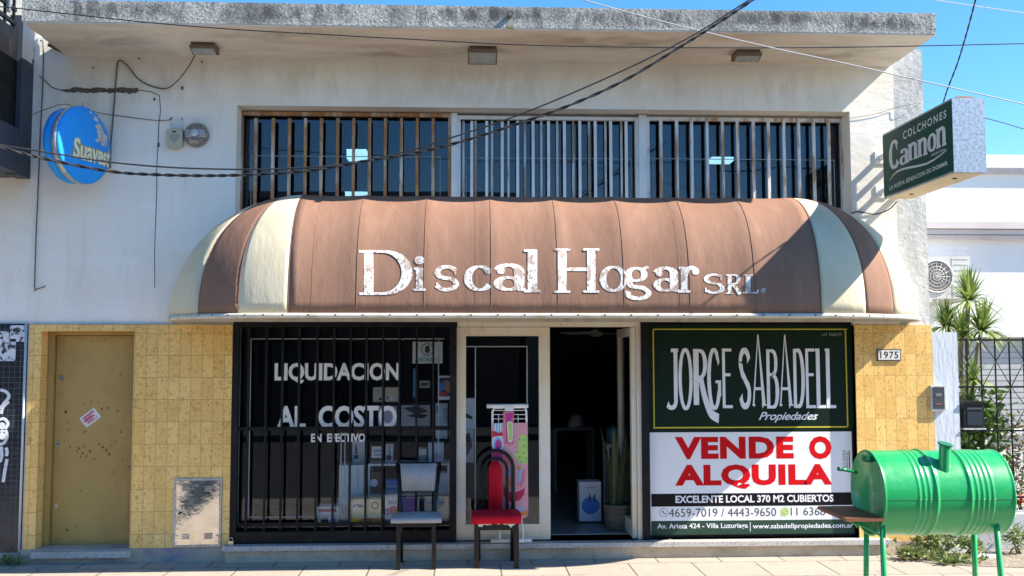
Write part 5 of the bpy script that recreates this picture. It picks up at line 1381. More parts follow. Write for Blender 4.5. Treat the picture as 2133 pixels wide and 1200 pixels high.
def simple(name, c, rough=0.6, c2=None, sc=10): return surf(name, c, rough, layers=[(c2 or tuple(v * .85 for v in c), sc, (1, 1, 1), .45, .7, .7)])
M['card_white'] = simple('white_carton', (0.82, 0.84, 0.86)); M['card_cream'] = simple('cream_carton', (0.84, 0.74, 0.44)); M['card_kraft'] = simple('beige_carton', (0.72, 0.67, 0.56))
M['card_blue'] = simple('pale_blue_carton', (0.70, 0.80, 0.88)); M['card_purple'] = simple('purple_print', (0.26, 0.16, 0.48)); M['ink_blue'] = simple('blue_ink', (0.08, 0.26, 0.68)); M['ink_dark'] = simple('dark_ink', (0.05, 0.05, 0.06))
M['ink_red'] = simple('red_ink', (0.55, 0.08, 0.10)); M['ink_yellow'] = simple('yellow_ink', (0.72, 0.62, 0.04)); M['ink_orange'] = simple('orange_ink', (0.60, 0.26, 0.08)); M['ink_teal'] = simple('teal_ink', (0.10, 0.34, 0.42)); M['ink_pale'] = simple('pale_ink', (0.40, 0.46, 0.56))
M['shelf_white'] = simple('white_shelf', (0.82, 0.84, 0.85)); M['black_plastic'] = simple('black_plastic', (0.02, 0.02, 0.022), .35)
def carton(name, lab, cat, x0, y0, x1, y1, Y, depth, mat, group=None, deco=(), tilt=0.0):
    """a box whose front fills a pixel box at depth Y; deco: (kind, part, pixel box, material[, text])"""
    X0, X1, Z0, Z1 = rect(x0, y0, x1, y1, Y)
    t = thing(name, lab, cat, ((X0 + X1) / 2, Y + depth / 2, Z0), group)
    mb = MB(); mb.box(X0, X1, Y, Y + depth, Z0, Z1); mb.bevel(.003, 1); mb.build('body', mat, t)
    for i, d in enumerate(deco):
        mb = MB(); off = Y - .0015 - .0006 * i
        if d[0] == 'rect': mb.pbox(*d[2], off, off + .001, Y=Y)
        elif d[0] == 'disc':
            cx, cy, r = d[2]; p = at(cx, cy, Y); k = r * (Y - EYE.y) / FPX
            mb.bm.faces.new([mb.bm.verts.new((x, off, z)) for x, z in arc(p.x, p.z, k, k, 0, 360, 20)[:-1]])
        elif d[0] == 'ring':
            cx, cy, r, r2 = d[2]; p = at(cx, cy, Y); k = (Y - EYE.y) / FPX
            for f in ribbon_polys(arc(p.x, p.z, r * k, r * k, 0, 360, 28), r2 * k, r2 * k): mb.quad(*[(x, off, z) for x, z in f])
        elif d[0] == 'text': 
            f0 = box_fn(*d[2], Y); put_text(mb, d[4], lambda u, v: Vector(f0(u, v)) + Vector((0, off - Y, 0)), bold=.03)
        elif d[0] == 'poly': mb.bm.faces.new([mb.bm.verts.new((q.x, off, q.z)) for q in (at(*p_, Y) for p_ in d[2])])
        mb.build(d[1], d[3], t)
    return t
carton('appliance_carton', 'white carton printed with a blue water tank on the floor inside the door', 'box', 1207, 1004, 1252, 1086, 0.95, 0.22, M['card_white'], None,
       (('disc', 'print', (1230, 1053, 18), M['ink_blue']), ('rect', 'print', (1212, 1046, 1249, 1061), M['ink_blue']), ('rect', 'label', (1215, 1010, 1245, 1024), M['shelf_white']), ('rect', 'print', (1227, 1030, 1230, 1046), M['ink_dark']), ('rect', 'print', (1237, 1030, 1240, 1046), M['ink_dark']), ('rect', 'print', (1219, 1014, 1240, 1016), M['ink_pale'])))
x0, x1, z0, z1 = rect(1264, 926, 1306, 1070, 1.5)
st = thing('side_stand', 'pale wooden stand in the dark doorway behind the snake plant', 'stand', ((x0 + x1) / 2, 1.6, .15))
b = MB(); b.box(x0, x1, 1.5, 1.85, z1 - .03, z1); b.build('top', M['card_kraft'], st)
for xx in (x0 + .02, x1 - .02):
    for yy in (1.52, 1.83): b = MB(); b.box(xx - .015, xx + .015, yy - .015, yy + .015, .15, z1 - .03); b.build('leg', M['card_kraft'], st)
wj = thing('water_jug', 'teal water container standing on the stand in the doorway', 'container', ((x0 + x1) / 2, 1.66, z1))
M['jug'] = simple('teal_plastic', (0.05, 0.20, 0.25), .3)
b = MB(); b.lathe([(0, 0), (.085, 0), (.09, .01), (.09, .14), (.075, .17), (.03, .18), (.03, .205), (0, .205)], (0, 0, 0), 24); b.build('tank', M['jug'], wj, local=True)
b = MB(); b.lathe([(.034, .2), (.034, .235), (0, .237)], (0, 0, 0), 16); b.build('cap', M['black_plastic'], wj, local=True)
# worktop with small appliances deep in the shop
x0, x1, z0, z1 = rect(1152, 892, 1240, 1000, 3.4)
tb = thing('shop_table', 'dim table with goods far inside the doorway', 'table', ((x0 + x1) / 2, 3.6, .15))
b = MB(); b.box(x0, x1, 3.4, 3.9, z1 - .03, z1); b.build('top', M['room_floor'], tb)
for xx in (x0 + .03, x1 - .03):
    for yy in (3.43, 3.87): b = MB(); b.box(xx - .02, xx + .02, yy - .02, yy + .02, .15, z1 - .03); b.build('leg', M['room_floor'], tb)
b = MB(); xm = (x0 + x1) / 2
b.lathe([(0, 0), (.11, 0), (.12, .03), (.09, .10), (.06, .15), (0, .16)], (xm + .05, 3.6, z1), 20); tag(b.build('clothes_iron', M['shelf_white']), 'dim white appliance on the table far inside the doorway', 'appliance')
# ceiling fan in the doorway
p = at(1243, 692, 3.0)
cf = thing('ceiling_fan', 'ceiling fan seen at the top of the dark doorway', 'fan', (p.x, 3.0, 2.62))
b = MB(); b.tube([(0, 0, 0), (0, 0, p.z - 2.62)], .02, 8); b.lathe([(0, -.06), (.08, -.05), (.09, 0), (.05, .04), (0, .05)], (0, 0, p.z - 2.62), 20); b.build('motor', M['card_kraft'], cf, local=True)
for k in range(3):
    a = .3 + k * 2.094; b = MB(); b.box(.08, .55, -.06, .06, -.006, .006); b.xform(Matrix.Translation((0, 0, p.z - 2.63)) @ Matrix.Rotation(a, 4, 'Z') @ Matrix.Rotation(.2, 4, 'X')); b.build('blade', M['card_kraft'], cf, local=True)

# ================================================================== goods in the shop window
G_ = 'goods displayed in the shop window'
pz = at(700, 1097, .15).z
b = MB(); b.box(SHOPX0 + .02, at(938, 1000, .3).x, .12, 1.35, .152, pz); tag(b.build('display_platform', M['black_iron']), 'low dark display platform behind the left shop window', 'platform')
carton('display_plinth', 'tall pale glassy white plinth in the middle of the shop window', 'plinth', 706, 969, 757, 1096, 0.430, 0.3, M['card_blue'], None, (('rect', 'edge_strip', (706, 969, 710, 1096), M['shelf_white']), ('rect', 'edge_strip', (744, 975, 746, 1020), M['ink_pale'])))
x0, x1, z0, z1 = rect(766, 966, 936, 1030, 0.51)
ds = thing('display_shelf', 'white display shelf with small appliances behind the grey chair', 'shelf', ((x0 + x1) / 2, .66, pz))
b = MB(); b.box(x0, x1, .51, .86, z1 - .02, z1); b.build('shelf_board', M['shelf_white'], ds)
b = MB(); b.box(x0, x1, .51, .86, z0 - .02, z0); b.build('shelf_board', M['shelf_white'], ds)
for xx in (x0, x0 + (x1 - x0) * .62, x1 - .02): b = MB(); b.box(xx, xx + .02, .515, .855, z0, z1 - .021); b.build('side_panel', M['shelf_white'], ds)
b = MB(); b.box(x0, x1, .83, .85, pz, z0 - .021); b.build('back_panel', M['shelf_white'], ds)
ST, SB = 966, 1030
carton('carton', 'cream carton with yellow patch and emblem lowest in the shop window', 'box', 730, 1040, 798, 1096, 0.150, 0.25, M['card_cream'], G_,
       (('rect', 'label', (733, 1048, 760, 1060), M['card_white']), ('text', 'lettering', (735, 1050, 758, 1058), M['ink_dark'], 'ATMA'), ('rect', 'print', (732, 1075, 747, 1096), M['ink_yellow']), ('rect', 'print', (748, 1078, 797, 1094), M['ink_orange']), ('ring', 'emblem', (781, 1053, 6.5, .8), M['ink_dark']), ('rect', 'print', (770, 1078, 773, 1088), M['ink_dark'])))
carton('carton', 'white and purple carton half hidden by the seat of the grey chair', 'box', 802, 1030, 872, 1097, 0.170, 0.25, M['card_white'], G_,
       (('poly', 'print', [(830, 1034), (870, 1034), (870, 1072), (802, 1072), (802, 1060), (826, 1056)], M['card_purple']), ('text', 'lettering', (808, 1042, 832, 1051), M['ink_pale'], 'SMART'), ('disc', 'print', (820, 1062, 8), M['ink_red']), ('rect', 'print', (802, 1082, 870, 1097), M['card_purple'])))
carton('carton', 'flat white carton with a red printed band left of the cream carton', 'box', 660, 1056, 706, 1073, 0.230, 0.22, M['card_white'], G_, (('rect', 'print', (664, 1060, 700, 1066), M['ink_red']),))
carton('carton', 'white and blue carton under the flat red banded one', 'box', 662, 1074, 704, 1096, 0.230, 0.24, M['card_blue'], G_, (('rect', 'print', (668, 1078, 684, 1094), M['ink_dark']), ('disc', 'print', (694, 1084, 6), M['ink_blue'])))
carton('carton', 'pale greenish carton at the right end of the bottom row', 'box', 884, 1034, 934, 1096, 0.210, 0.25, M['card_kraft'], G_, (('rect', 'print', (890, 1044, 926, 1050), M['ink_pale']),))
carton('appliance', 'dark kettle set on the white shelf, left compartment', 'appliance', 772, 984, 796, 1027, 0.530, 0.16, M['black_plastic'], G_, (('disc', 'print', (779, 1006, 8), M['card_blue']),))
carton('appliance', 'blue appliance on the white shelf beside the dark kettle', 'appliance', 804, 1000, 832, 1027, 0.530, 0.16, M['ink_blue'], G_, (('rect', 'print', (806, 1012, 830, 1015), M['card_white']),))
carton('appliance_carton', 'pale blue carton with a price card on the right of the white shelf', 'box', 904, 986, 936, 1027, 0.520, 0.2, M['card_blue'], G_, (('rect', 'label', (912, 988, 934, 1004), M['card_white']),))
carton('speaker_carton', 'narrow white carton with a black round speaker on the shelf top', 'box', 733, 918, 762, ST, 0.73, 0.16, M['card_white'], G_, (('disc', 'print', (742, 952, 5), M['ink_dark']), ('rect', 'print', (740, 926, 744, 946), M['ink_dark']), ('rect', 'label', (743, 922, 762, 932), M['card_blue'])))
carton('appliance_carton', 'white kettle carton standing left of the chair back', 'box', 803, 926, 818, ST, 0.73, 0.16, M['card_white'], G_, (('disc', 'print', (810, 953, 5.5), M['ink_dark']), ('rect', 'print', (811, 928, 813, 950), M['ink_dark'])))
carton('appliance_carton', 'pale carton with a drawn kettle on the shelf top at right', 'box', 892, 922, 924, ST, 0.73, 0.18, M['card_blue'], G_, (('rect', 'print', (900, 930, 904, 948), M['ink_pale']), ('disc', 'print', (910, 950, 8), M['ink_pale'])))
carton('thermos', 'shiny flask between the cartons on the shelf top', 'flask', 872, 932, 888, ST, 0.74, 0.07, M['steel'], G_, (('rect', 'label', (873, 936, 888, 948), M['card_white']),))
carton('price_card', 'tilted white price card leaning on the shelf top', 'card', 774, 930, 797, 954, 0.470, 0.01, M['card_white'], G_, (('rect', 'print', (777, 936, 794, 942), M['ink_pale']), ('rect', 'print', (779, 945, 794, 950), M['ink_pale'])))
# a tall rack holds the upper cartons
x0, x1, z0, z1 = rect(762, 838, 936, 1030, 0.87)
rk = thing('display_rack', 'black tiered rack carrying the upper cartons in the shop window', 'rack', ((x0 + x1) / 2, 1.0, pz))
for y in (838, 893, 915):
    zz = at(800, y, .87).z; b = MB(); b.box(x0, x1, 0.87, 1.13, zz - .012, zz); b.build('tier', M['black_iron'], rk)
for xx in (x0, x1 - .02):
    for yy in (0.87, 1.11): b = MB(); b.box(xx, xx + .02, yy, yy + .02, pz, at(800, 720, .87).z); b.build('upright', M['black_iron'], rk)
carton('appliance_carton', 'beige blender carton on the top tier, left one', 'box', 777, 807, 798, 838, 0.890, 0.15, M['card_kraft'], G_, (('disc', 'print', (792, 831, 3), M['ink_dark']), ('rect', 'print', (781, 812, 794, 815), M['ink_pale'])))
carton('appliance_carton', 'beige mixer carton on the top tier beside the blender carton', 'box', 802, 807, 831, 838, 0.890, 0.15, M['card_kraft'], G_, (('rect', 'print', (804, 826, 820, 834), M['card_white']), ('disc', 'print', (808, 829, 4), M['ink_pale'])))
carton('grill_carton', 'grey carton printed with an open black hinged grill', 'box', 836, 844, 896, 891, 0.890, 0.16, simple('grey_carton', (.46, .49, .53)), G_,
       (('poly', 'print', [(840, 850), (870, 845), (893, 857), (866, 864)], M['ink_dark']), ('poly', 'print', [(844, 866), (868, 862), (893, 864), (880, 872)], M['black_plastic'])))
carton('appliance_carton', 'tall white and blue carton at the right edge of the window', 'box', 907, 838, 937, 915, 0.880, 0.2, M['card_blue'], G_,
       (('text', 'lettering', (909, 889, 932, 898), M['ink_blue'], 'PHILIPS'), ('poly', 'print', [(922, 850), (932, 850), (934, 882), (926, 882)], M['ink_pale']), ('rect', 'print', (909, 845, 913, 860), M['ink_blue'])))
carton('carton', 'grey carton with a white frame behind the word in the window', 'box', 788, 846, 826, 892, 0.900, 0.15, simple('slate_carton', (.50, .54, .60)), G_)
carton('poster', 'blue and red advertising poster at the right of the window', 'poster', 913, 783, 938, 833, 0.30, 0.006, M['card_white'], None,
       (('rect', 'print', (915, 787, 937, 826), M['ink_dark']), ('poly', 'print', [(915, 800), (926, 792), (929, 812), (915, 815)], M['ink_blue']), ('poly', 'print', [(928, 790), (937, 796), (937, 818), (929, 815)], M['ink_orange']), ('poly', 'print', [(916, 816), (934, 818), (930, 826), (916, 826)], M['ink_red'])))
carton('window_sticker', 'white window sticker with a blue round emblem at the top right of the glass', 'sticker', 859, 712, 922, 757, 0.108, 0.002, simple('sticker_white', (.82, .84, .80)), None,
       (('ring', 'emblem', (890, 728, 12, 1.1), M['ink_teal']), ('poly', 'emblem', [(886, 722), (893, 719), (896, 728), (892, 737), (885, 733)], M['ink_dark']), ('text', 'lettering', (864, 744, 916, 754), M['ink_teal'], 'AHORA 12')))
carton('hanging_tool', 'teal hair tool in packaging hanging high in the window', 'appliance', 860, 768, 869, 828, 0.410, 0.04, simple('teal_tool', (.04, .25, .36), .4), G_)
carton('price_card', 'grey price card hanging high in the window', 'card', 874, 793, 895, 808, 0.410, 0.006, simple('grey_card', (.40, .40, .41)), G_, (('rect', 'print', (877, 797, 892, 804), M['ink_dark']),))
# goods behind the glazed door
carton('carton', 'pale blue carton behind the left edge of the door glass', 'box', 968, 830, 989, 893, 0.62, 0.2, M['card_blue'], None, (('rect', 'label', (968, 830, 988, 845), M['card_white']), ('poly', 'print', [(970, 860), (984, 868), (984, 874), (970, 870)], M['ink_dark'])))
carton('carton', 'grey white carton stack low behind the door glass', 'box', 968, 893.6, 987, 965, 0.62, 0.2, simple('smoky_carton', (.52, .53, .54)), None, (('poly', 'print', [(970, 905), (978, 900), (984, 930), (972, 950)], M['ink_dark']),))
x0, x1, z0, z1 = rect(962, 965, 992, 1100, .58)
b = MB(); b.box(x0, x1, .58, .9, .152, z1); tag(b.build('display_counter', M['black_iron']), 'dark counter carrying cartons behind the door glass', 'counter')
# lit lamps upstairs
M['lamp_glow'] = glow('lit_lamp_panel', (0.62, 0.95, 0.98), 1.5)
for (px, py, w, h, lab) in ((742, 320, 40, 18, 'lit cool white ceiling lamp behind the rusty window bars'), (1506, 331, 44, 8, 'slim lit ceiling lamp behind the right upper window'), (742, 404, 46, 9, 'low lit lamp just above the awning behind the rusty bars')):
    Y = 1.6; X0, X1, Z0, Z1 = rect(px - w / 2, py - h / 2, px + w / 2, py + h / 2, Y)
    t = thing('ceiling_lamp', lab, 'lamp', ((X0 + X1) / 2, Y + .1, Z1), 'lit lamps upstairs')
    b = MB(); b.box(X0 - .01, X1 + .01, Y - .01, Y + .21, Z1, Z1 + .03); b.build('housing', M['shelf_white'], t)
    b = MB(); b.box(X0, X1, Y, Y + .2, Z0, Z1 - .001); b.bevel(.01); b.build('diffuser', M['lamp_glow'], t)
# ================================================================== left neighbour
M['navy_metal'] = surf('dark_blue_grey_cladding', (0.045, 0.055, 0.075), 0.55, layers=[((0.06, 0.07, 0.09), 3, (1, 1, .4), 0.4, 0.7, 0.6)])
M['pale_metal'] = surf('pale_balcony_edge', (0.55, 0.58, 0.58), 0.6)
M['graffiti'] = surf('white_spray_paint', (0.70, 0.72, 0.74), 0.7, layers=[((0.4, 0.42, 0.45), 20, (1, 1, 1), .55, .7, .7)])
M['whitewash'] = worn_mat('patchy_whitewash', (0.66, 0.68, 0.72), 0.42, 0.5, 18)
NX1 = WX0 - 0.004
nb = thing('apartment_house', 'neighbouring house at left with black mosaic tiles, white plaster and dark balcony', 'building', (-6.5, 0, 0))
ZBT = at(20, 674, 0).z
b = MB(); b.wall(-9.0, NX1, ZBT, 7.0, 0.01, 0.3); b.build('wall', M['white_wall'], nb)
b = MB(); b.wall(-9.0, NX1, 0.10, ZBT, -0.012, 0.3); b.build('tile_cladding', M['black_tile'], nb)
b = MB(); b.box(-9.0, NX1, -0.03, 0.28, -.1, .098); b.build('plinth', M['concrete'], nb)
b = MB(); b.tube([(NX1 - .01, -.02, .1), (NX1 - .01, -.02, ZBT)], .012, 6); b.build('edge_strip', M['pale_metal'], nb)
# vertical cladding fin and balcony
FX = NX1 - 0.03
def onx(px, py, X):
    d = FWD + RGT * ((px - IMG_W / 2) / FPX) + UPV * ((IMG_H / 2 - py) / FPX)
    return EYE + d * ((X - EYE.x) / d.x)
zfin0 = at(66, 372, -.02).z; zsl = onx(38, 285, FX).z
yfin = onx(40, 300, FX).y
b = MB(); b.box(FX - .12, FX, yfin, 0.009, zfin0, at(80, 84, 0).z + .16); b.build('cladding_fin', M['navy_metal'], nb)
b = MB(); b.box(-7.5, FX - 0.002, -1.35, yfin - .001, zfin0 + .01, zfin0 + .42); bl = b.build('balcony', M['navy_metal'], nb)
b = MB(); b.box(-7.5, FX - .06, -1.42, -1.352, zfin0 + .0, zfin0 + .44); b.build('edge', M['pale_metal'], bl)
b = MB(); b.box(-7.5, FX - .14, yfin, 0.008, zfin0 + .012, zfin0 + .40); b.build('floor_slab', M['navy_metal'], bl)
zr0, zr1 = zfin0 + .44, zfin0 + 1.45
b = MB(); b.box(FX - .10, FX - .04, -1.34, yfin - .01, zr0, zr0 + .9); b.build('side_panel', M['black_iron'], bl)
for zz in (zr0 + .95, zr0 + 1.08, zr0 + 1.22, zr0 + 1.36):
    b = MB(); b.box(FX - .085, FX - .055, -1.34, yfin - .01, zz, zz + .035); b.build('rail', M['black_iron'], bl)
for k in range(7):
    yy = -1.32 + k * (yfin + 1.28) / 6; b = MB(); b.box(FX - .08, FX - .06, yy - .012, yy + .012, zr0 + .9, zr0 + 1.36); b.build('baluster', M['black_iron'], bl)
b = MB(); b.tube([(FX - .02, yfin - .25, zr0 + 1.0), (FX + .0, yfin - .2, zr0 + 1.9)], .02, 8); b.build('pipe', M['pale_metal'], bl)
M['louvre'] = surf('grey_louvre', (0.30, 0.31, 0.32), 0.6)
b = MB()
for k in range(16): b.box(FX - .30, FX - .25, -1.0, -.05, zr0 + 1.5 + k * .05, zr0 + 1.525 + k * .05)
b.build('louvre_screen', M['louvre'], bl)
for strk in ([(2, 812), (14, 816), (20, 826), (10, 840), (2, 852)], [(20, 836), (8, 848), (4, 862)], [(0, 874), (10, 872), (18, 882), (12, 892), (2, 890)], [(2, 900), (12, 896), (16, 908), (10, 922), (0, 926)], [(14, 932), (16, 940), (15, 950)], [(16, 956), (12, 978), (8, 1004)], [(4, 930), (5, 950), (1, 962)]):
    P = [(at(x, y, 0).x, at(x, y, 0).z) for x, y in spline(strk, 6)]
    b = MB()
    for f in ribbon_polys(P, .015, .013): b.quad(*[(x, -.0135 - .0003 * (len(strk) % 4), z) for x, z in f])
    b.build('graffiti', M['graffiti'], nb, normals=False)
for cx, cy in ((6, 887), (6, 908)):
    b = MB(); p = at(cx, cy, 0); b.bm.faces.new([b.bm.verts.new((x, -.0152, z)) for x, z in arc(p.x, p.z, .030, .033, 0, 360, 14)[:-1]]); b.build('graffiti', M['graffiti'], nb, normals=False)
for r_ in ((-30, 706, 34, 752), (22, 678, 55, 712), (0, 690, 20, 706)): 
    X0, X1, Z0, Z1 = rect(*r_, 0); b = MB(); b.quad((X0, -.0145, Z0), (X1, -.0145, Z0), (X1, -.0145, Z1), (X0, -.0145, Z1)); b.build('whitewash_patch', M['whitewash'], nb)
# greenery on the balcony
M['leaf'] = leaf_mat('green_leaf', (0.05, 0.12, 0.02), (0.16, 0.26, 0.05))
M['leaf_yellow'] = leaf_mat('yellow_green_leaf', (0.14, 0.22, 0.03), (0.34, 0.38, 0.08))
M['weed'] = leaf_mat('weed_blade', (0.10, 0.16, 0.035), (0.30, 0.34, 0.12))
M['stem'] = surf('plant_stem', (0.17, 0.15, 0.10), 0.85)
def leaf_quad(mb, c, d, w, up=None):
    """one pointed leaf from c along d"""
    d = Vector(d); side = d.cross(Vector((random.uniform(-1, 1), random.uniform(-1, 1), random.uniform(.2, 1)))).normalized() * w
    m1 = c + d * .4; m2 = c + d * .75
    v = [mb.bm.verts.new(q) for q in (c, m1 + side, m2 + side * .8, c + d, m2 - side * .8, m1 - side)]
    mb.bm.faces.new(v)
def bush(name, lab, cat, c, rx, ry, rz, n, mat, L=.08, w=.016, group=None, lumps=6, stems=5):
    t = thing(name, lab, cat, (c[0], c[1], c[2]), group)
    mb = MB(); C0 = [Vector((random.uniform(-rx, rx) * .7, random.uniform(-ry, ry) * .7, random.uniform(.15, .95) * rz)) for _ in range(lumps)]
    for i in range(n):
        k = random.choice(C0); p = k + Vector((random.gauss(0, rx * .28), random.gauss(0, ry * .28), random.gauss(0, rz * .13)))
        if p.z < .02: p.z = random.uniform(.02, rz * .3)
        d = Vector((random.uniform(-1, 1), random.uniform(-1, 1), random.uniform(-.4, .9))).normalized() * random.uniform(.6, 1.2) * L
        leaf_quad(mb, p, d, w * random.uniform(.7, 1.3))
    mb.build('foliage', mat, t, local=True, normals=False)
    mb = MB()
    for i in range(stems):
        k = random.choice(C0); mb.tube([(random.uniform(-.04, .04), random.uniform(-.04, .04), 0), (k.x * .5, k.y * .5, k.z * .5), tuple(k)], [.010, .007, .003], 5)
    mb.build('stem', M['stem'], t, local=True)
    return t
random.seed(41)
q = onx(10, 60, FX - .35)
bush('balcony_plant', 'yellow green plant growing on the dark balcony at the top left corner', 'plant', (FX - .45, -.75, zr0 + .4), .28, .3, 1.7, 420, M['leaf_yellow'], .12, .03)
bush('weed_tuft', 'small dry weed tuft at the foot of the black tiles at left', 'weeds', (at(22, 1172, -.1).x, -.10, 0.0), .14, .05, .07, 90, M['weed'], .09, .006)

# ================================================================== right neighbour
M['house_white'] = surf('bright_white_paint', (0.80, 0.80, 0.79), 0.8, layers=[((0.74, 0.74, 0.73), 1.5, (1, 1, .4), .45, .7, .6)])
M['cornice'] = surf('pink_grey_cornice', (0.62, 0.55, 0.53), 0.8, layers=[((0.52, 0.46, 0.44), 3, (1, 1, .5), .45, .7, .6)])
M['shutter'] = surf('grey_roller_shutter', (0.42, 0.43, 0.43), 0.5, layers=[((0.34, 0.34, 0.34), 3, (1, 1, 1), .45, .7, .6)])
M['pillar'] = surf('blue_white_render', (0.58, 0.62, 0.68), 0.9, layers=[((0.48, 0.52, 0.58), 6, (1, 1, .3), .45, .7, .7), ((0.70, 0.74, 0.78), 30, (2, 1, .4), .55, .7, .6)], bump=(34, .5, .012, (1, 1, .25)))
M['low_wall'] = surf('grey_white_low_wall', (0.52, 0.53, 0.54), 0.9, layers=[((0.40, 0.40, 0.40), 2.4, (1, 1, 1), .45, .7, .7), ((0.30, 0.28, 0.26), 11, (1, 1, 1), .62, .74, .7)], bump=(14, .5, .02))
HY = 3.2
hs = thing('house', 'white neighbouring house at right with pinkish cornices and a grey roller shutter', 'house', (7.5, HY, 0))
def zh(py, Y=HY): return at(2040, py, Y).z
HX0, HX1 = WX1 + 0.08, 14.0
XS0 = at(1985, 800, HY).x
b = MB(); b.wall(HX0, HX1, 0.0, zh(322), HY, HY + .3, [(XS0, 10.5, .05, zh(702))]); b.build('wall', M['house_white'], hs)
b = MB(); b.box(HX0 - .05, HX1, HY - .075, HY + .35, zh(345, HY - .2), zh(322, HY - .2)); b.build('cornice', M['house_white'], hs)['label'] = 'white parapet cap'
b = MB(); b.box(HX0 - .03, HX1, HY - .06, HY - .001, zh(356, HY - .06), zh(345.5, HY - .06)); b.box(HX0 - .03, HX1, HY - .045, HY - .001, zh(362, HY - .045), zh(356.5, HY - .045)); b.build('cornice', M['cornice'], hs)['label'] = 'upper pinkish cornice'
b = MB()
b.box(HX0 - .03, HX1, HY - .16, HY - .001, zh(476, HY - .16), zh(462, HY - .16)); b.box(HX0 - .03, HX1, HY - .13, HY - .001, zh(488, HY - .13), zh(478, HY - .13)); b.box(HX0 - .03, HX1, HY - .10, HY - .001, zh(498, HY - .10), zh(490, HY - .10))
b.build('cornice', M['cornice'], hs)['label'] = 'deep middle cornice'
b = MB(); z = .06; zt = zh(703)
while z < zt:
    b.box(XS0 + .002, 10.49, HY + .10, HY + .13, z, z + .062); b.box(XS0 + .002, 10.49, HY + .112, HY + .125, z + .062, z + .075); z += .075
b.bevel(.008, 2); b.build('roller_shutter', M['shutter'], hs)
b = MB(); b.box(XS0 - .3, 11, HY - .6, HY + .3, -.1, .02); b.build('patio_floor', M['concrete'], hs)
x0, x1, z0, z1 = rect(2060, 905, 2300, 1080, 1.6)
b = MB(); b.box(x0, x1, 1.6, 1.75, -.1, z1); b.box(x0 - .03, x1, 1.56, 1.78, z1, z1 + .05); tag(b.build('planter_wall', M['house_white']), 'white low planter wall behind the lattice fence', 'wall')
# air conditioner
x0, x1, z0, z1 = rect(1912, 534, 2022, 622, HY - .36)
ac = thing('air_conditioner', 'white outdoor air conditioning unit on the neighbouring house wall', 'air conditioner', ((x0 + x1) / 2, HY - .2, z0))
M['ac_white'] = surf('ac_casing', (0.62, 0.60, 0.56), 0.5)
M['ac_dark'] = surf('ac_coil', (0.22, 0.20, 0.20), 0.6, layers=[((.34, .22, .22), 3, (1, 1, 1), .45, .6, .8), ((.16, .24, .22), 4, (1, 1, 1), .55, .7, .8)])
b = MB(); b.box(x0, x1, HY - .36, HY - .03, z0, z1); b.bevel(.01); b.build('casing', M['ac_white'], ac)
p = at(1951, 576, HY - .36); rr_ = .205
b = MB(); b.lathe([(rr_, HY - .362), (0, HY - .3615)], (p.x, 0, p.z), 36, 'y'); fan = b.build('fan_opening', M['ac_dark'], ac)
b = MB()
for r_ in (.05, .09, .13, .17, .205): b.tube([(p.x + r_ * math.cos(a), HY - .37, p.z + r_ * math.sin(a)) for a in [2 * math.pi * k / 32 for k in range(33)]], .004 if r_ < .2 else .012, 5)
for k in range(8):
    a = math.pi * k / 8; b.tube([(p.x - rr_ * math.cos(a), HY - .371, p.z - rr_ * math.sin(a)), (p.x + rr_ * math.cos(a), HY - .371, p.z + rr_ * math.sin(a))], .003, 4)
b.build('fan_grille', M['ac_white'], ac)
b = MB()
xg = at(1985, 580, HY - .36).x
for k in range(9): b.box(xg, x1 - .03, HY - .364, HY - .359, z0 + .08 + k * .07, z0 + .09 + k * .07)
b.box(xg - .012, xg, HY - .365, HY - .359, z0 + .02, z1 - .02); b.build('vent_slot', M['low_wall'], ac)
b = MB()
for xx in (x0 + .12, x1 - .15): b.box(xx, xx + .04, HY - .40, HY - .002, z0 - .05, z0 - .001)
b.build('bracket', M['ac_white'], ac)
# meter pillar
px0, px1 = at(1945, 900, 0).x, at(1999, 900, 0).x
ZP = at(1972, 692, 0).z
pr = thing('meter_pillar', 'rough blue white rendered pillar beside the ochre tiled corner', 'pillar', ((px0 + px1) / 2, .1, 0))
b = MB(); b.box(WX1 + .012, px1, -0.01, 0.30, -.1, ZP); b.bevel(.008); bmesh.ops.subdivide_edges(b.bm, edges=b.bm.edges[:], cuts=3, use_grid_fill=True); b.build('shaft', M['pillar'], pr)
x0, x1, z0, z1 = rect(1940, 803, 1970, 856, -.05)
mm = thing('meter_box', 'small grey electricity meter box fixed to the rendered pillar', 'meter box', ((x0 + x1) / 2, -.03, z0))
b = MB(); b.box(x0, x1, -.05, -.011, z0, z1); b.bevel(.006); b.build('casing', M['low_wall'], mm)
b = MB(); b.box(x0 + .014, x1 - .014, -.054, -.0505, z0 + .02, z1 - .016); wn = b.build('window', simple('smoked_window', (.07, .075, .08), .25), mm)
b = MB(); xm = (x0 + x1) / 2; b.box(xm - .035, xm + .03, -.0565, -.0545, z0 + .06, z0 + .072); b.build('seal', simple('dull_red_seal', (.30, .09, .09)), wn)
b = MB(); b.box(xm - .03, xm + .03, -.0565, -.0545, z0 + .14, z0 + .17); b.build('dial', simple('dull_dial', (.16, .17, .18)), wn)
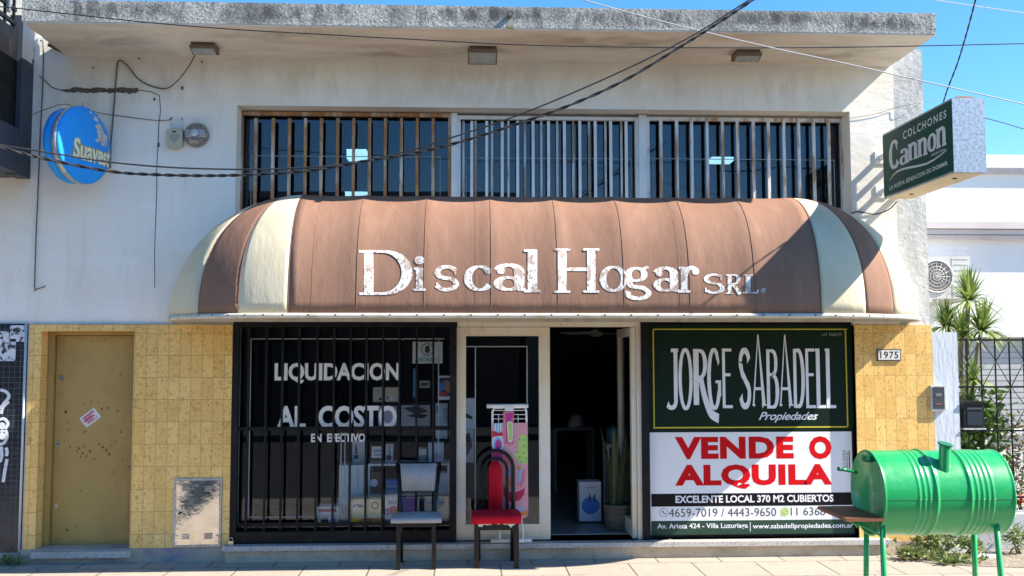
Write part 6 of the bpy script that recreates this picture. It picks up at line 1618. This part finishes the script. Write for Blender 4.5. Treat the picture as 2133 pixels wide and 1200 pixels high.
# low wall and lattice fence
FY = 0.16
zw = at(2080, 1068, FY).z
b = MB(); b.box(px1 + .002, 9.0, FY - .10, FY + .16, -.12, zw); b.bevel(.01); bmesh.ops.subdivide_edges(b.bm, edges=b.bm.edges[:], cuts=3, use_grid_fill=True); tag(b.build('low_wall', M['low_wall']), 'low grey white garden wall under the iron lattice fence', 'wall')
fe = thing('lattice_fence', 'black iron fence with diamond lattice standing on the low wall', 'fence', (6.0, FY, zw))
ZF = at(2080, 704, FY).z
rows = [at(2080, y, FY).z for y in (708, 752, 806, 848, 897)]
b = MB()
for z in (rows[0], rows[2], rows[4], at(2080, 1036, FY).z): b.box(px1 + .01, 8.95, FY - .012, FY + .012, z - .009, z + .009)
b.build('rail', M['black_iron'], fe)
x = px1 + .03; i = 0; vx = []
while x < 6.4:
    b = MB(); b.box(x - .006, x + .006, FY - .006, FY + .006, zw, ZF); b.build('bar', M['black_iron'], fe); vx.append(x); x += .145; i += 1
b = MB(); w_ = .145
for j in range(4):
    za, zb_ = rows[j], rows[j + 1]
    for k, x in enumerate(vx[:-1]):
        if (j + k) % 2 == 0: e = ((x, za), (x + w_, zb_))
        else: e = ((x, zb_), (x + w_, za))
        b.tube([(e[0][0], FY - .014, e[0][1]), (e[1][0], FY - .014, e[1][1])], .0045, 5)
b.build('lattice', M['black_iron'], fe)
# mailbox
x0, x1, z0, z1 = rect(2008, 838, 2050, 892, -.02)
mbx = thing('mailbox', 'black metal mailbox hung on the lattice fence beside the pillar', 'mailbox', ((x0 + x1) / 2, .05, z0))
b = MB(); b.box(x0, x1, -.02, .14, z0, z1); b.bevel(.006); b.build('body', M['black_plastic'], mbx)
b = MB(); b.box(x0 - .008, x1 + .008, -.035, .142, z1 - .02, z1 + .008); b.build('lid', M['black_iron'], mbx)
b = MB(); b.box(x0 - .01, x1 + .012, -.03, .14, z0 - .014, z0 - .001); b.build('tray', M['low_wall'], mbx)
b = MB(); b.box(x0 + .03, x1 - .02, -.026, -.0205, z0 + .03, z1 - .09); b.build('door', simple('dark_blue_mail_door', (.03, .04, .055), .3), mbx)
b = MB(); b.box(x0 + .03, x1 - .02, -.0262, -.0205, z1 - .07, z1 - .05); b.build('slot', M['ink_dark'], mbx)
# dracaena
M['blade'] = leaf_mat('dracaena_blade', (0.07, 0.16, 0.03), (0.36, 0.43, 0.12), .45)
random.seed(77)
TY = 0.75
dt = thing('dracaena_tree', 'spiky dracaena with several leaf heads behind the rendered pillar', 'plant', (at(2008, 1000, TY).x, TY, 0))
def pt(px, py, dy=0): return at(px, py, TY + dy)
base = Vector((at(2008, 1000, TY).x, TY, 0))
stems = [[base, pt(2012, 860), pt(2015, 780), pt(2014, 700), pt(2018, 628)], [base, pt(2008, 870, .05), pt(2003, 790, .1), pt(1990, 730, .1), pt(1972, 682, .1)], [base + Vector((.05, 0, 0)), pt(2022, 850, -.05), pt(2030, 790, -.1), pt(2036, 730, -.12), pt(2044, 690, -.12)], [base + Vector((.03, 0, 0)), pt(2016, 880, -.1), pt(2026, 830, -.15), pt(2026, 792, -.18)], [pt(2003, 790, .1), pt(2000, 740), pt(2004, 700, -.1)]]
b = MB()
for s_ in stems: b.tube(spline([tuple(q) for q in s_], 5), [.030 - .0006 * i for i in range(5 * (len(s_) - 1) + 1)], 8)
b.build('trunk', M['stem'], dt)
def head(c, n, L, tilt):
    mb = MB()
    for i in range(n):
        el = random.uniform(-.25, 1.45); az = random.uniform(0, 6.283); l = L * random.uniform(.7, 1.15)
        d = Vector((math.cos(az) * math.cos(el), math.sin(az) * math.cos(el), math.sin(el))) + tilt * .5; d.normalize()
        side = d.cross(Vector((0, 0, 1)))
        if side.length < .05: side = Vector((1, 0, 0))
        side.normalize(); w = random.uniform(.010, .017)
        prev = None
        for k in range(6):
            t = k / 5; p = c + d * (l * t) + Vector((0, 0, -.48 * l * t * t * (1.2 - max(0, math.sin(el)))))
            ww_ = w * (1.0 if t < .5 else (1 - t) * 2 + .05)
            cur = (mb.bm.verts.new(p - side * ww_), mb.bm.verts.new(p + side * ww_))
            if prev: mb.bm.faces.new((prev[0], prev[1], cur[1], cur[0]))
            prev = cur
    mb.build('leaf_head', M['blade'], dt, normals=False)
for s_, n, L, tl in ((stems[0], 95, .42, Vector((0, 0, .5))), (stems[1], 80, .36, Vector((-.1, 0, .7))), (stems[2], 90, .42, Vector((.3, -.2, .3))), (stems[3], 50, .30, Vector((.0, -.3, .5))), (stems[4], 70, .36, Vector((.1, -.2, .4)))):
    head(s_[-1], int(n * 1.4), L, tl)
# shrubs behind the fence
bush('shrub', 'leafy green shrub behind the fence bars under the mailbox', 'shrub', (at(2028, 1000, .5).x, .5, 0), .32, .2, 1.42, 1700, M['leaf'], .12, .026, None, 20, 9)
bush('shrub', 'sparse brownish shrub behind the fence at the right edge', 'shrub', (at(2118, 1000, .55).x, .55, 0), .28, .16, 1.2, 700, leaf_mat('brown_green_leaf', (.10, .10, .04), (.22, .17, .09)), .08, .012, None, 12, 10)
bush('flower', 'red orange flower clump behind the fence at the right edge', 'flower', (at(2126, 1048, .42).x, .42, zw - .05), .08, .06, .2, 70, leaf_mat('red_petal', (.55, .06, .03), (.65, .18, .05)), .04, .015, None, 3, 3)
# weeds along the foot of the wall
random.seed(13)
for i, (px, py, yy, rx_, h_, n_, lab) in enumerate(((1915, 1168, -.30, .20, .09, 240, 'weed tuft between the plinth and the green grill legs'), (1958, 1158, -.16, .24, .20, 420, 'tall leafy weed tuft against the rendered pillar'), (2018, 1165, -.14, .16, .13, 160, 'thin weed tuft under the right end of the green drum'), (2118, 1160, -.10, .14, .24, 150, 'leafy weed growing on the low garden wall at the right edge'), (1985, 1185, -.45, .22, .05, 170, 'flat weed patch on the dry earth between the grill legs'))):
    bush('weed_tuft', lab, 'weeds', (at(px, py, yy).x, yy, 0.004), rx_, .10, h_, n_, M['weed'], .085, .009, 'weeds along the right foot of the wall', 7, 4)
# litter of pale stones by the low wall
random.seed(31)
for i, (px, py, lab) in enumerate(((2040, 1172, 'flat pale rubble piece on the earth under the drum'), (2062, 1166, 'pale rubble piece beside the right grill leg'))):
    p = at(px, py, -.25); b = MB()
    b.box(-.07, .07, -.03, .03, 0, .022)
    for v in b.bm.verts: v.co += Vector((random.uniform(-.02, .02), random.uniform(-.01, .01), random.uniform(-.004, .008)))
    b.bevel(.006, 1); o = b.build('rubble', M['house_white']); o.location = (p.x, -.25, .006); tag(o, lab, 'rubble', 'rubble on the earth')

# ================================================================== the far side of the street, met in the glass
M['far_wall'] = surf('far_house_wall', (0.22, 0.20, 0.17), 0.9)
M['far_wall_b'] = surf('far_house_brick', (0.16, 0.09, 0.065), 0.9)
M['far_dark'] = surf('far_window', (0.03, 0.035, 0.04), 0.3)
for i, (xa_, xb_, h_, m_, lab) in enumerate(((-16, -7.2, 5.2, 'far_wall', 'beige house across the street, left of the brick one'), (-7, 1.5, 6.4, 'far_wall_b', 'brick house across the street opposite the shop'), (1.7, 10.5, 4.6, 'far_wall', 'low beige house across the street, right of the brick one'), (10.7, 20, 5.8, 'far_wall_b', 'second brick house across the street at the far right'))):
    t = thing('street_house', lab, 'house', ((xa_ + xb_) / 2, -19, 0), 'houses across the street')
    holes = [(xa_ + 1.2, xa_ + 2.6, 1.0, 2.3), (xa_ + 3.4, xa_ + 4.4, 0.0, 2.2), (xb_ - 3.0, xb_ - 1.2, 1.0, 2.3)]
    b = MB(); b.wall(xa_, xb_, -.1, h_, -18.7, -18.4, holes); b.box(xa_, xb_, -24, -18.71, -.1, h_ - .02); b.build('wall', M[m_], t)
    b = MB(); b.box(xa_ - .05, xb_ + .05, -24, -18.2, h_, h_ + .2); b.build('roof', M['roofing'], t)
    for h in (holes[0], holes[2]): b = MB(); b.box(h[0] + .002, h[1] - .002, -18.62, -18.6, h[2] + .002, h[3] - .002); b.build('window', M['far_dark'], t)
    b = MB(); b.box(holes[1][0] + .002, holes[1][1] - .002, -18.62, -18.6, 0, 2.195); b.build('door', M['far_dark'], t)
g = MB(); g.box(-40, 40, -18.4, -14.2, -0.15, 0.0); o = g.build('pavement', M['asphalt']); struct(o)
